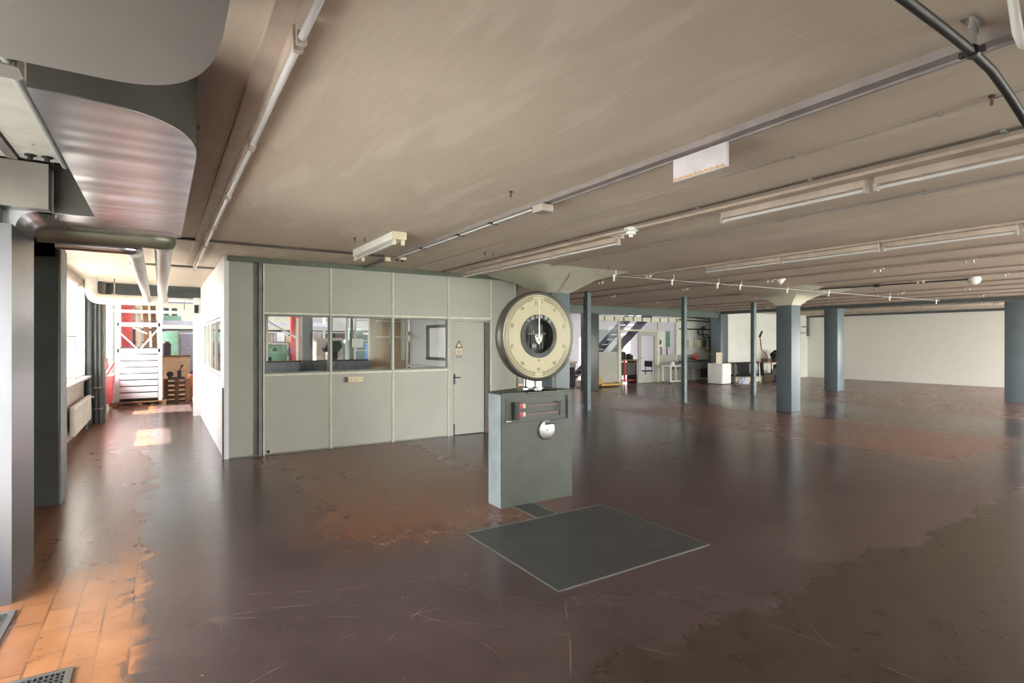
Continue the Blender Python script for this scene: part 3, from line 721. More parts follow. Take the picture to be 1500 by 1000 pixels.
# row 2
rail_row(4.27, -1, 8.5, .15, .025, 'trunking', 'pale trunking carrying the tube row that ends at the office top corner', name='light_trunking', cat='trunking', holders=[4.45])
row2 = [(-.6, 'tube light of the long middle row, entering at the right edge of the picture'), (.66, 'tube light of the middle row, right half of the picture, second from the edge'), (1.94, 'tube light of the middle row just right below the white box sign'), (4.5, 'tube light of the middle row just past the white smoke detector'), (5.77, 'tube light of the middle row over the flared column top'), (7.04, 'farthest tube light of the middle row, ending at the office wall')]
for y, l in row2: light(4.33, y, l, 'tube lights of the middle row')
# row 3
rail_row(7.27, -2, 9, .13, .025, 'trunking', 'pale trunking of the third tube row, beyond the middle row', name='light_trunking', cat='trunking', holders=[6.85, 8.1])
row3 = [(-.7, 'tube light of the third row, nearest the right edge'), (.6, 'tube light of the third row, second from the right edge'), (1.87, 'tube light of the third row, third from the right edge'), (3.14, 'tube light of the third row, fourth from the right edge'), (4.4, 'tube light of the third row left of the last socket pair, above the round detector')]
for y, l in row3: light(7.29, y, l, 'tube lights of the third row')
rows = [(9.75, 'fourth', [.6, 1.8, 3.05, 4.25, 6.1, 8.1, 10.4]), (12.3, 'fifth', [2.2, 3.4, 4.6, 9.4, 11.2]), (14.9, 'sixth', [2.3, 3.5, 4.7, 6, 8.5, 11]), (17.4, 'seventh', [3.5, 5.2, 7, 9, 11])]
for x, nm, hs in rows: rail_row(x, -2, 13, .07, .03, 'rail_tan', 'thin ceiling rail with empty lamp sockets, %s row of the hall counted from the left' % nm, holders=hs, name='socket_rail')
for x, nm in ((21.3, 'just beyond the dark beam'), (23.6, 'nearest the long white wall')): rail_row(x, -2, 13, .08, .03, 'offwhite', 'pale ceiling rail with empty lamp sockets, ' + nm, holders=[2, 4, 6, 8, 10], name='socket_rail')
# channels and conduits
ch = thing('cable_channel', 'wide grey steel cable channel crossing the ceiling from the top right to the office', 'cable channel', (2.75, 4, H-.05))
part('channel', B().box(2.7, 2.78, -1, 7.4, H-.04, H-.0008).box(2.765, 2.78, -1, 7.4, H-.052, H-.04), 'conduit', ch)
part('channel', B().box(2.72, 2.77, 7.4, 8.56, H-.035, H-.0008), 'conduit_grey', ch)
part('inner_cable', B().cyl((2.74, 3.95, H-.048), (2.74, 7.3, H-.048), .007, 8), 'white', ch)
for y in (4.6, 5.3, 6.3): part('clip', B().box(2.69, 2.79, y, y+.03, H-.055, H-.04), 'dark_metal', ch)
jb = thing('junction_box', 'small grey brown junction box on the cable channel, left of the white box sign', 'junction box', (2.74, 3.8, H-.11))
part('body', B().box(2.66, 2.78, 3.68, 3.82, H-.11, H-.053, bev=.006), 'offwhite', jb); part('cover', B().box(2.665, 2.775, 3.685, 3.815, H-.116, H-.11), 'machine_grey', jb)
jn = thing('ceiling_socket', 'small cream socket cluster where the dark strip meets the cable channel', 'socket', (2.84, 7.35, H-.09))
part('body', B().box(2.62, 2.69, 7.3, 7.38, H-.09, H-.03, bev=.005).box(2.79, 2.88, 7.2, 7.28, H-.07, H-.03), 'cream', jn); part('fitting', B().box(2.8, 2.93, 7.3, 7.42, H-.06, H-.0008).cyl((2.83, 7.3, H-.06), (2.83, 7.22, H-.09), .015, 8), 'dark_metal', jn)
single('ceiling_strip', B().box(.1, 2.62, 7.37, 7.43, H-.025, H-.0008), 'brown_conduit', 'dark flat strip crossing the ceiling before the office front', 'ceiling strip')
single('ceiling_strip', B().box(-.4, .73, 10.08, 10.13, H-.03, H-.0008), 'frame_grey', 'short grey strip crossing the ceiling inside the corridor', 'ceiling strip')
conduit(4.03, -1, 8.5, .005, 'brown_conduit', 'pair of thin dark conduits just left of the middle tube row', pair=True, clips=(1.1, 2.2, 3.2, 5, 6.6))
conduit(5.15, -1, 8, .009, 'conduit', 'thin mauve conduit just right of the middle tube row', clips=(.9, 1.9, 3.1, 4.6))
conduit(8.66, -2, 11, .011, 'rail_tan', 'thin brown conduit beyond the third tube row', clips=(1.6, 3, 4.6, 7))
conduit(11.25, -2, 6, .012, 'rail_tan', 'thin brown conduit left of the round detector at the far right', clips=(2, 4))
conduit(13.7, 0, 4.2, .012, 'rail_tan', 'thin brown conduit behind the flared cap of the open floor column', clips=(3, 6, 9))
conduit(16.2, 0, 13, .012, 'rail_tan', 'thin brown conduit in the deep hall before the dark beam', clips=(4, 8))
conduit(6.55, 8.1, 13.5, .012, 'conduit', 'thin pale conduit behind the flared column by the dial', clips=(9, 11))
conduit(3.45, -1, 8.4, .004, 'rail_tan', 'faint raised line on the ceiling beyond the white box sign', clips=(1.2, 2.0))
# cross pipe with spot holders
sp_ = thing('spotlight_track', 'thin steel rod with small white lamp holders between the two flared columns', 'light track', (12, 6.45, H-.1))
part('rod', B().cyl((6.35, 6.8, H-.1), (17.8, 6.2, H-.1), .01, 8), 'galv', sp_)
for x in (6.4, 7.75, 8.95, 9.6, 11.1, 12.6, 15.2, 17.6):
    y = 6.8-(x-6.35)*.0524
    part('lamp_holder', B().cyl((x, y, H-.19), (x, y, H-.11), .016, 10).box(x-.02, x+.02, y-.015, y+.015, H-.115, H-.085), 'white', sp_)
    part('hanger', B().cyl((x+.05, y, H-.1), (x+.05, y, H-.001), .007, 6), 'white', sp_)
def detector(x, y, label, sc=1, m='white'):
    r = thing('smoke_detector', label, 'smoke detector', (x, y, H-.09*sc))
    part('base', B().lathe([(.065*sc, 0), (.065*sc, -.03*sc), (.05*sc, -.035*sc), (0, -.035*sc)], (x, y, H-.001), 'z', 24), m, r)
    part('sensor_head', B().lathe([(.045*sc, -.035*sc), (.042*sc, -.06*sc), (.02*sc, -.062*sc), (.018*sc, -.085*sc), (0, -.088*sc)], (x, y, H-.001), 'z', 24), m, r)
detector(4.2, 4.2, 'white round smoke detector beside the middle tube row', 1.15)
detector(9.95, 6.0, 'white round detector on the ceiling left of the open floor column', 1.3)
dp = thing('conduit', 'dark conduit running to the white dome at the far right of the ceiling', 'conduit', (12.6, 5.2, H-.05))
part('tube', B().cyl((12.3, 6.9, H-.04), (12.75, 4.0, H-.04), .016, 8), 'dark_metal', dp)
for q in (.08, .5): part('clip', B().box(12.3+.45*q-.03, 12.3+.45*q+.03, 6.9-2.9*q-.05, 6.9-2.9*q+.05, H-.075, H-.001), 'dark_metal', dp)
dm = B(); dm.ball((12.8, 3.92, H-.05), .1, 1, 1, .9, 20); single('dome_camera', dm, 'white', 'white dome fixture at the end of the dark conduit, right of the open floor column', 'dome fixture')
# white box sign
bs = thing('box_sign', 'white rectangular box sign hanging under the cable channel, its printing peeled away', 'sign', (2.77, 2.17, 2.66))
part('box', B().box(2.742, 2.765, 1.98, 2.37, 2.66, H-.053, bev=.002), 'sign_white', bs)
wv = B()
for i in range(10):
    y = 1.985+i*.038; wv.prism([(y, 2.664), (y+.036, 2.664), (y+.04, 2.678), (y+.02, 2.685), (y+.006, 2.676)], 2.7400, 2.7416, 'x')
part('peeled_edge', wv, 'peeled', bs, smooth=False)
# lone fixture
lf = thing('fluorescent_light', 'single white box light with a bare tube, left of the cable channel above the office', 'fluorescent light', (2.2, 6.4, H-.13))
part('housing', B().box(2.12, 2.28, 5.72, 7.18, H-.085, H-.001, bev=.006), 'white', lf)
for x in (2.15, 2.25):
    for y in (5.72, 7.14): part('lampholder', B().box(x-.018, x+.018, y, y+.04, H-.145, H-.085, bev=.004), 'cream', lf)
part('tube', B().cyl((2.15, 5.75, H-.125), (2.15, 7.15, H-.125), .015, 16), 'tube_glass', lf)
part('end_cap', B().box(2.12, 2.28, 5.7, 5.72, H-.085, H-.002), 'cream', lf)
# hooks
hooks = [(2.36, 3.69, 'small dark bolt in the ceiling left of the grey brown junction box'), (1.89, 6.32, 'dark double hook in the ceiling left of the single box light'), (3.67, 6.39, 'dark hook pair in the ceiling before the far end of the middle tube row'), (3.42, .98, 'rusty bolt at the right edge of the ceiling under the black pipe'), (.13, 6.45, 'dark bolt between the shiny duct and the left tube row'), (1.88, .98, 'dark bolt at the top edge of the picture, left of the black pipe'), (6.05, 6.55, 'dark bolt at the right tip of the flared column top')]
for x, y, l in hooks:
    r = thing('ceiling_bolt', l, 'ceiling bolt', (x, y, H-.05))
    part('stud', B().cyl((x, y, H-.05), (x, y, H-.001), .007, 8), 'wood_dark', r); part('nut', B().cyl((x, y, H-.012), (x, y, H-.001), .014, 6), 'dark_metal', r)
    if 'hook' in l: part('stud', B().cyl((x+.1, y-.05, H-.05), (x+.1, y-.05, H-.001), .007, 8), 'wood_dark', r)
single('ceiling_bolt', B().cyl((.17, 3.51, H-.03), (.17, 3.51, H-.001), .014, 10), 'galv', 'small bright bolt right beside the edge of the shiny duct', 'ceiling bolt')
# black pipe on hanger
bp = thing('hanging_pipe', 'thick black pipe crossing the top right corner, hung from a steel bracket', 'pipe', (2.56, .79, 2.72))
part('pipe', B().tube([(1.4, .79, 2.745), (2.3, .79, 2.742), (2.56, .79, 2.735), (2.75, .79, 2.72), (3.0, .8, 2.68), (3.3, .81, 2.61), (3.8, .83, 2.5)], .0165, 16), 'rubber', bp)
part('hanger_bracket', B().box(2.545, 2.575, .78, .8, 2.76, H-.012).box(2.5, 2.62, .77, .81, H-.012, H-.001), 'galv', bp)
for x in (2.512, 2.608): part('hanger_bolt', B().cyl((x, .79, H-.035), (x, .79, H-.001), .006, 8), 'galv', bp)
part('pipe_clamp', B().ring((2.56, .79, 2.735), .0168, .025, -.01, .01, 'x', 24).box(2.55, 2.57, .75, .765, 2.725, 2.745).box(2.55, 2.57, .815, .83, 2.725, 2.745), 'dark_metal', bp)
single('bent_white_tube', B().tube([(2.33, .62, H-.02), (2.36, .62, H-.1), (2.4, .62, 2.68), (2.45, .62, 2.655), (2.5, .61, 2.655), (2.6, .58, 2.7), (2.7, .55, H-.02)], .014, 12), 'white', 'bent white tube loop at the top right corner of the picture', 'tube')

# ================================================================== DUCTS AND PIPES AT THE LEFT
def rounded(pts, rad, seg=8):      # round polygon corners: rad list
    out = []; k = len(pts)
    for i, p in enumerate(pts):
        r = rad[i]; p = Vector(p); a = Vector(pts[i-1]); c = Vector(pts[(i+1) % k])
        if r == 0: out.append(tuple(p)); continue
        ra, rc = (r if isinstance(r, tuple) else (r, r))
        A = p+(a-p).normalized()*ra; Cc = p+(c-p).normalized()*rc
        for j in range(seg+1):
            t = j/seg; out.append(tuple(A*(1-t)**2+p*2*t*(1-t)+Cc*t*t))
    return out
d1 = thing('air_duct', 'large dull grey duct with a rounded end overhead in the top left corner', 'duct', (-.12, 1, 2.5))
part('duct_shell', B().prism(rounded([(-.46, -.8), (.145, -.8), (.145, 2.2), (-.46, 2.2)], [0, 0, (.5, .3), (.05, .2)], 14), 2.5, H-.002), 'duct_dull', d1)
d2 = thing('air_duct', 'shiny sheet metal duct with a leg down the left wall, behind the dull grey duct', 'duct', (-.2, 4, 2.5))
poly = rounded([(-.38, 2.42), (.137, 2.42), (.137, 5.3), (-.60, 5.3), (-.60, 4.7), (-.38, 4.7)], [0, (.4, .5), (.12, .15), 0, 0, 0], 14)
part('duct_shell', B().prism(poly, 2.504, H-.002), 'duct_side', d2)
part('bottom_panel', B().prism(poly, 2.5, 2.504), 'duct_polished', d2, label='polished sheet metal underside')
elb = [(-.6, 2.5)]
for j in range(9):
    a = j/8*PI/2; elb.append((-.68-.11*math.sin(a), 2.39+.11*math.cos(a)))
elb += [(-.855, 2.39), (-.855, 2.49), (-.6, 2.79)]
part('duct_elbow', B().prism(elb, 4.7, 5.3, 'y'), 'duct_polished', d2)
part('duct_leg', B().box(-.855, -.79, 4.585, 5.3, 0, 2.39), 'duct_leg', d2)
part('seam', B().box(-.602, -.596, 4.79, 5.29, 2.494, 2.5), 'galv', d2)
# big pipe arm and corridor pipes
p1_ = thing('insulated_pipe', 'thick grey clad pipe crossing under the duct, then running down the corridor nearer the office', 'pipe', (-.3, 7, 2.4))
def bend(a, p, c, r, seg=7):
    a, p, c = Vector(a), Vector(p), Vector(c); A = p+(a-p).normalized()*r; Cc = p+(c-p).normalized()*r
    return [A*(1-t)**2+p*2*t*(1-t)+Cc*t*t for t in [j/seg for j in range(seg+1)]]
zA = 2.505
part('pipe_arm', B().tube([(-.79, 5.40, zA-.02), (-.1, 5.42, zA)] + [tuple(q) for q in bend((-.1, 5.42, zA), (.02, 5.42, zA), (.02, 5.7, zA), .1)] + [(.02, 5.62, zA)], .086, 24), 'pipe_clad', p1_)
part('corridor_pipe', B().cyl((.02, 5.6, zA), (.02, 12.75, zA-.04), .072, 24), 'pipe_white', p1_, label='whitish run down the corridor')
p2_ = thing('insulated_pipe', 'slimmer pale pipe running down the corridor left of the thicker one', 'pipe', (-.2, 8, 2.4))
part('pipe_arm', B().tube([(-.7, 5.56, zA-.085), (-.3, 5.56, zA-.085)] + [tuple(q) for q in bend((-.3, 5.56, zA-.085), (-.19, 5.56, zA-.085), (-.19, 5.8, zA-.06), .1)] , .045, 20), 'duct_polished', p2_)
part('corridor_pipe', B().cyl((-.19, 5.66, zA-.08), (-.22, 12.75, zA-.04), .06, 24), 'pipe_white', p2_)
p3_ = thing('insulated_pipe', 'fat white pipe crossing the corridor before the dark beam and rising at the window wall', 'pipe', (-.5, 12.9, 2.4))
part('pipe', B().tube([(.12, 12.88, 2.45), (-.8, 12.88, 2.45)] + [tuple(q) for q in bend((-.8, 12.88, 2.45), (-1.1, 12.88, 2.45), (-1.1, 12.88, 2.8), .16)] + [(-1.1, 12.88, H-.002)], .095, 24), 'pipe_white', p3_)
part('hanger', B().cyl((-.75, 12.88, 2.54), (-.75, 12.88, H-.002), .012, 8).box(-.79, -.71, 12.86, 12.9, 2.53, 2.56), 'galv', p3_)
# curtain / light track boards at top left
tr = thing('track_board', 'white ceiling board with a round rail and black knobs at the upper left edge', 'ceiling rail', (-.7, 3.6, 2.8))
part('board', B().box(-.745, -.55, 3.02, 4.56, 2.805, 2.825), 'track_grey', tr)
part('board', B().box(-.745, -.55, -.5, 2.95, 2.805, 2.825), 'track_grey', tr)
part('dark_channel', B().box(-.80, -.755, -.5, 4.56, 2.79, 2.83), 'galv', tr)
part('outer_board', B().box(-1.1, -.81, -.5, 4.56, 2.8, 2.82), 'track_grey', tr)
part('round_rail', B().cyl((-.525, -.5, 2.79), (-.525, 4.56, 2.79), .019, 16), 'frame_grey', tr)
part('bracket', B().box(-.8, -.5, 2.955, 3.1, 2.765, 2.785).box(-.56, -.49, 2.96, 3.08, 2.765, 2.83), 'steel_grey', tr)
for x, y in ((-.66, 3.28), (-.6, 4.45), (-.68, 4.45)): part('knob', B().lathe([(.03, 0), (.03, -.008), (.014, -.012), (.014, -.03), (0, -.03)], (x, y, 2.805), 'z', 12), 'black', tr)
for x, y in ((-.68, 3.4), (-.63, 4.2)): part('screw', B().cyl((x, y, 2.799), (x, y, 2.805), .008, 8), 'chrome', tr)
# grates
def grate(name, label, xa, xb, ya, yb):
    r = thing(name, label, 'floor grate', ((xa+xb)/2, (ya+yb)/2, 0))
    part('frame', B().box(xa, xb, ya, ya+.03, .0005, .012).box(xa, xb, yb-.03, yb, .0005, .012).box(xa, xa+.03, ya+.03, yb-.03, .0005, .012).box(xb-.03, xb, ya+.03, yb-.03, .0005, .012), 'galv', r)
    b = B(); x = xa+.05
    while x < xb-.035: b.box(x-.003, x+.003, ya+.03, yb-.03, .002, .01); x += .022
    y = ya+.05
    while y < yb-.035: b.box(xa+.03, xb-.03, y-.003, y+.003, .002, .01); y += .03
    part('grid_bars', b, 'galv', r, smooth=False)
    part('pit_shade', B().box(xa+.03, xb-.03, ya+.03, yb-.03, .0004, .0015), 'black', r)  # flat black sheet on the floor, standing for the shade below the bars
grate('floor_grate', 'steel floor grate in the bottom left corner of the picture', -.95, -.37, 2.75, 3.52)
grate('floor_grate', 'steel floor grate at the left edge beside the white block wall', -1.25, -.745, 3.62, 4.45)
# radiator, wall pillar and pipes in the corridor
ra = thing('radiator', 'cream panel radiator under the corridor windows', 'radiator', (-1.18, 12.1, .15))
part('panel', B().box(-1.2, -1.14, 10.9, 13.3, .15, .62, bev=.012), 'radiator', ra)
b = B()
for i in range(36): b.box(-1.141, -1.134, 10.96+i*.065, 10.99+i*.065, .19, .58)
part('ribs', b, 'radiator', ra)
part('bracket', B().box(-1.262, -1.2, 11.4, 11.44, .2, .5).box(-1.262, -1.2, 12.8, 12.84, .2, .5).box(-1.19, -1.15, 12.9, 12.94, 0, .15), 'machine_grey', ra)
part('valve', B().cyl((-1.17, 13.3, .57), (-1.17, 13.42, .57), .02, 12).cyl((-1.17, 13.38, .57), (-1.1, 13.38, .57), .022, 12), 'white', ra)
cp_ = thing('wall_pillar', 'grey pillar with dark pipes at the far end of the window wall', 'column', (-1.1, 13.9, 0))
part('shaft', B().box(XL, -.95, 13.72, 14.0, 0, H), 'steel_grey', cp_)
for x, y, r in ((-1.2, 13.62, .05), (-1.1, 13.64, .022), (-1.03, 13.66, .022)): part('riser_pipe', B().cyl((x, y, 0), (x, y, H), r, 16), 'concrete_dark', cp_)
part('pipe_clip', B().box(-1.13, -.98, 13.6, 13.72, .72, .74).box(-1.13, -.98, 13.6, 13.72, .3, .32), 'galv', cp_)
# window blinds / sills
for i, (a, b2, zb) in enumerate(((8.9, 10.2, 1.02), (10.4, 12.3, 1.75), (12.5, 13.5, 1.02))):
    lb = ['white roller blind on the corridor window nearest the dark pillar', 'white roller blind drawn half down on the middle corridor window', 'white roller blind on the corridor window nearest the riser pipes'][i]
    r = thing('roller_blind', lb, 'blind', (-1.25, (a+b2)/2, zb))
    part('fabric', B().box(-1.262, -1.259, a-.02, b2+.02, zb, 2.66), 'blind', r)
    part('roller', B().cyl((-1.245, a-.03, 2.68), (-1.245, b2+.03, 2.68), .03, 12), 'offwhite', r)
    part('bottom_bar', B().box(-1.268, -1.253, a-.02, b2+.02, zb-.025, zb), 'offwhite', r)
struct('sun_block_1', B().box(-3.6, -1.5, -2, 4.9, 2.75, 2.85), 'beam_grey')  # unseen slab outside, added to keep the sun off the near left floor
struct('trim_4', B().box(-1.28, -1.16, 8.8, 13.58, .94, .98), 'offwhite')

# ================================================================== THINGS AT THE FAR RIGHT MIDDLE
# white cabinet with frame on top
wc = thing('white_cabinet', 'low white cabinet on the floor before the dark and green column', 'cabinet', (18.3, 13.5, 0))
part('body', B().box(18.0, 18.55, 13.2, 13.85, .03, .8, bev=.01), 'white', wc); part('plinth', B().box(18.03, 18.52, 13.23, 13.82, 0, .03), 'blue_dark', wc)
part('door', B().box(18.02, 18.53, 13.185, 13.2, .05, .78), 'white', wc)
for z in (.62, .42): part('hinge', B().box(18.55, 18.58, 13.2, 13.24, z, z+.05), 'white', wc)
pf = thing('framed_panel', 'small cream framed panel standing on top of the low white cabinet', 'frame', (18.2, 13.55, .8))
part('frame', B().box(18.08, 18.42, 13.5, 13.53, .8, .84).box(18.08, 18.42, 13.5, 13.53, 1.18, 1.22).box(18.08, 18.13, 13.5, 13.53, .84, 1.18).box(18.37, 18.42, 13.5, 13.53, .84, 1.18), 'cream', pf)
part('backing', B().box(18.13, 18.37, 13.515, 13.525, .84, 1.18), 'offwhite', pf); part('inner_panel', B().box(18.19, 18.31, 13.505, 13.515, .88, 1.14), 'wood_pale', pf)
bag = B()
for i in range(16): bag.ball((18.82+random.uniform(-.12, .1), 12.85+random.uniform(-.1, .12), .085+random.uniform(-.01, .02)+.1*(i % 2)), random.uniform(.08, .12), 1, 1, random.uniform(.8, 1.1), 8)
single('plastic_bag', bag, 'plastic_bag', 'crumpled pale lilac plastic bag on the floor right of the white cabinet', 'bag')
# long table with black cloths
tb = thing('work_table', 'long table along the white wall, partly covered with black cloths', 'table', (20.3, 13.5, 0))
part('tabletop', B().box(18.75, 22.3, 13.2, 13.85, .76, .8), 'wood', tb)
for x in (18.85, 20.6, 22.2):
    for y in (13.25, 13.8): part('leg', B().bar((x, y, 0), (x, y, .76), .04, .04), 'machine_grey', tb)
part('shelf', B().box(18.9, 22.2, 13.25, 13.8, .28, .31), 'green_dark', tb)
def cloth(x0, x1, zb, seed, label):
    rnd = random.Random(seed); b = B(); n = 26; top = []; ph = rnd.random()*6
    pts = lambda z, amp: [(x0+(x1-x0)*i/n + amp*.2*math.sin(i), 13.17 - .012 - amp*(.5+.5*math.sin(i*1.1+ph)), z+(rnd.uniform(-.03, .05) if amp > .04 else 0)) for i in range(n+1)]
    rows_ = [[(x0+(x1-x0)*i/n, 13.62, .815) for i in range(n+1)], [(x0+(x1-x0)*i/n, 13.2, .82) for i in range(n+1)], pts(.76, .01), pts(.55, .035), pts(zb, .06)]
    V = [[b.b.verts.new(p) for p in r] for r in rows_]
    for a, c_ in zip(V, V[1:]):
        for i in range(n): b.b.faces.new((a[i], a[i+1], c_[i+1], c_[i]))
    o = part('black_cloth', b, 'cloth_black'); md = o.modifiers.new('s', 'SOLIDIFY'); md.thickness = .01
    tag(o, label, 'cloth', 'black cloths hung over the table')
cloth(18.85, 19.65, .28, 1, 'wide black cloth hanging at the left end of the long table')
cloth(19.75, 20.1, .22, 2, 'narrow black cloth hanging in the middle of the three on the table')
cloth(20.2, 20.62, .26, 3, 'black cloth hanging from the table just left of the thin post')
fs = thing('folded_stand', 'thin white folding stand leaning between the black cloths', 'stand', (20.14, 13.0, 0))
for dx in (-.05, .05): part('leg', B().cyl((20.14+dx, 13.0, 0), (20.14, 13.05, .8), .012, 8), 'white', fs)
part('head', B().box(20.1, 20.2, 13.02, 13.08, .8, .85), 'red', fs)
bx_ = thing('storage_crate', 'flat pale crate on the floor under the black cloths', 'crate', (19.7, 13.5, 0))
part('body', B().box(19.0, 20.5, 13.3, 13.75, .0, .24), 'cream', bx_); part('base_strip', B().box(18.98, 20.52, 13.29, 13.76, .0, .03), 'wood_dark', bx_)
dl = thing('desk_lamp', 'tall bent arm lamp rising from the table right of the thin post', 'lamp', (21.5, 13.5, .8))
part('tray', B().box(21.1, 21.38, 13.3, 13.6, .801, .95, bev=.01), 'brown_conduit', dl)
part('base', B().lathe([(.1, .801), (.1, .83), (.02, .84)], (21.5, 13.5, 0), 'z', 16), 'dark_metal', dl)
part('arm', B().tube([(21.5, 13.5, .83), (21.3, 13.5, 1.15), (21.0, 13.5, 1.3), (20.9, 13.5, 1.85)], .022, 8), 'wood_dark', dl)
part('lamp_head', B().cyl((20.88, 13.5, 1.84), (21.02, 13.48, 2.08), .05, 12, r2=.035), 'dark_metal', dl)
bg_ = thing('bench_grinder', 'black bench machine at the right end of the table, beside the broad column', 'machine', (21.9, 13.5, .8))
part('motor', B().cyl((21.72, 13.45, 1.08), (22.1, 13.45, 1.08), .12, 20), 'cloth_black', bg_); part('foot', B().box(21.75, 22.0, 13.35, 13.55, .8, .98), 'dark_metal', bg_)
part('guard', B().cyl((21.95, 13.45, 1.1), (22.15, 13.45, 1.1), .19, 20), 'cloth_black', bg_); part('tray', B().box(22.02, 22.25, 13.3, 13.6, .8, .9, bev=.01), 'brown_conduit', bg_)
sw = thing('swivel_machine', 'small blue machine with round dark top standing on the floor before the table', 'machine', (21, 12.95, 0))
part('column', B().lathe([(.16, 0), (.16, .05), (.07, .08), (.07, .5), (.12, .52), (.12, .6)], (21.0, 12.85, 0), 'z', 16), 'blue_dark', sw)
part('head', B().box(20.85, 21.15, 12.75, 12.95, .3, .52, bev=.02), 'machine_grey', sw); part('round_top', B().lathe([(.13, .6), (.15, .64), (.15, .7), (.06, .74)], (21.05, 12.85, 0), 'z', 16), 'dark_metal', sw)
tbx = thing('tool_case', 'dark open tool case low under the right end of the table', 'case', (21.7, 13.4, 0))
part('body', B().box(21.25, 22.1, 13.15, 13.24, .31, .5), 'dark_metal', tbx); part('handle', B().box(21.5, 21.9, 13.12, 13.15, .42, .46), 'white', tbx)
cd_ = thing('cardboard_box', 'brown cardboard box on the floor beneath the right end of the table', 'box', (21.7, 13.3, 0))
part('body', B().box(21.4, 22.1, 13.0, 13.6, 0, .25), 'card', cd_); part('flap', B().box(21.4, 22.1, 12.98, 13.0, .12, .25), 'wood', cd_)
# pipe wall (Y 15.4, X 18..20.4)
WY = 15.37
pp = thing('wall_pipes', 'dark pipework with loops and valves on the white wall behind the thin post', 'pipes', (19.5, WY, 1.5))
part('header_pipe', B().cyl((18.1, WY-.05, 2.17), (20.1, WY-.05, 2.17), .025, 10), 'dark_metal', pp)
part('looping_pipe', B().tube([(19.25, WY-.08, 2.17), (19.25, WY-.08, 2.0), (19.35, WY-.08, 1.95), (19.9, WY-.08, 1.95), (20.0, WY-.08, 1.85), (20.0, WY-.08, .95), (19.9, WY-.08, .85), (19.2, WY-.08, .85), (18.7, WY-.08, .95), (18.2, WY-.08, .95)], .025, 8), 'dark_metal', pp)
part('looping_pipe', B().tube([(19.5, WY-.12, 2.17), (19.5, WY-.12, 1.9), (19.6, WY-.12, 1.82), (20.1, WY-.12, 1.8), (20.25, WY-.12, 1.6), (20.25, WY-.12, .6)], .022, 8), 'dark_metal', pp)
part('riser', B().cyl((20.12, WY-.05, .5), (20.12, WY-.05, 2.6), .025, 8), 'dark_metal', pp); part('pale_riser', B().cyl((20.3, WY-.05, .3), (20.3, WY-.05, 2.85), .03, 8), 'white', pp)
part('valve', B().cyl((19.55, WY-.12, 2.2), (19.55, WY-.12, 2.3), .06, 10).box(19.4, 19.7, WY-.14, WY-.06, 2.13, 2.22), 'dark_metal', pp)
part('upper_pipes', B().cyl((18.1, WY-.06, 2.55), (20.3, WY-.06, 2.5), .03, 8).cyl((18.3, WY-.1, 2.66), (20.3, WY-.1, 2.62), .025, 8), 'dark_metal', pp)
vw = thing('orange_valve', 'orange shut-off valve in the low pipe over the long sink', 'valve', (19.0, WY-.15, .85))
part('body', B().lathe([(.1, -.07), (.13, 0), (.1, .07)], (18.95, WY-.2, .99), 'y', 16), 'red_steel', vw); part('stem', B().cyl((18.95, WY-.2, 1.07), (18.95, WY-.2, 1.16), .03, 8), 'red_steel', vw)
tr_ = thing('sink_trough', 'long grey wall sink trough below the pipework', 'sink', (18.9, 15.1, .4))
part('basin', B().prism([(14.95, .82), (15.36, .82), (15.36, .5), (15.1, .5)], 17.7, 19.9, 'x'), 'machine_grey', tr_)
part('rim', B().box(17.65, 19.0, 14.9, 14.96, .78, .86), 'dark_metal', tr_); part('bracket', B().box(19.5, 19.7, 15.0, 15.36, .12, .5), 'dark_metal', tr_)
def wbox(name, label, cat, x0, x1, z0, z1, m, y=WY, extra=None):
    r = thing(name, label, cat, ((x0+x1)/2, y, z0)); part('body', B().box(x0, x1, y-.12, y, z0, z1, bev=.01), m, r)
    part('cover', B().box(x0+.03, x1-.03, y-.135, y-.12, z0+.04, z1-.04), extra or m, r); return r
wbox('wall_box', 'grey flat box on the pipe wall just right of the thin post', 'electrical box', 18.35, 18.6, 1.33, 1.72, 'machine_grey')
wbox('wall_box', 'cream electrical box on the pipe wall, left of the green one', 'electrical box', 19.1, 19.42, 1.4, 1.74, 'cream')
wbox('wall_box', 'green grey electrical box on the pipe wall, right of the cream one', 'electrical box', 19.5, 19.76, 1.38, 1.76, 'green_machine', extra='green_dark')
single('yellow_hose', B().tube([(19.6, WY-.1, 1.38), (19.7, WY-.15, 1.25), (19.85, WY-.15, 1.2), (19.95, WY-.15, 1.05)], .04, 8), 'yellow', 'short yellow hose hanging under the green grey box', 'hose')
# white trolley
wt = thing('white_trolley', 'low white tube trolley before the glazed partition, beside the door', 'trolley', (17.1, 14.9, 0))
part('tray', B().box(16.75, 17.6, 14.6, 15.1, .66, .7), 'white', wt)
for x, y in ((16.8, 14.65), (17.55, 14.65), (16.8, 15.05), (17.55, 15.05)): part('leg', B().box(x-.025, x+.025, y-.02, y+.02, .06, .66), 'white', wt); part('caster', B().cyl((x, y-.02, .03), (x, y+.02, .03), .03, 10), 'dark_metal', wt)
part('cross_bar', B().box(16.8, 17.55, 14.64, 14.67, .06, .1), 'white', wt)
tc_ = B(); tc_.lathe([(.06, .7), (.08, .72), (.08, .82), (.03, .86)], (17.15, 14.85, 0), 'z', 16); single('white_canister', tc_, 'white', 'small white canister standing on the low white trolley', 'canister')
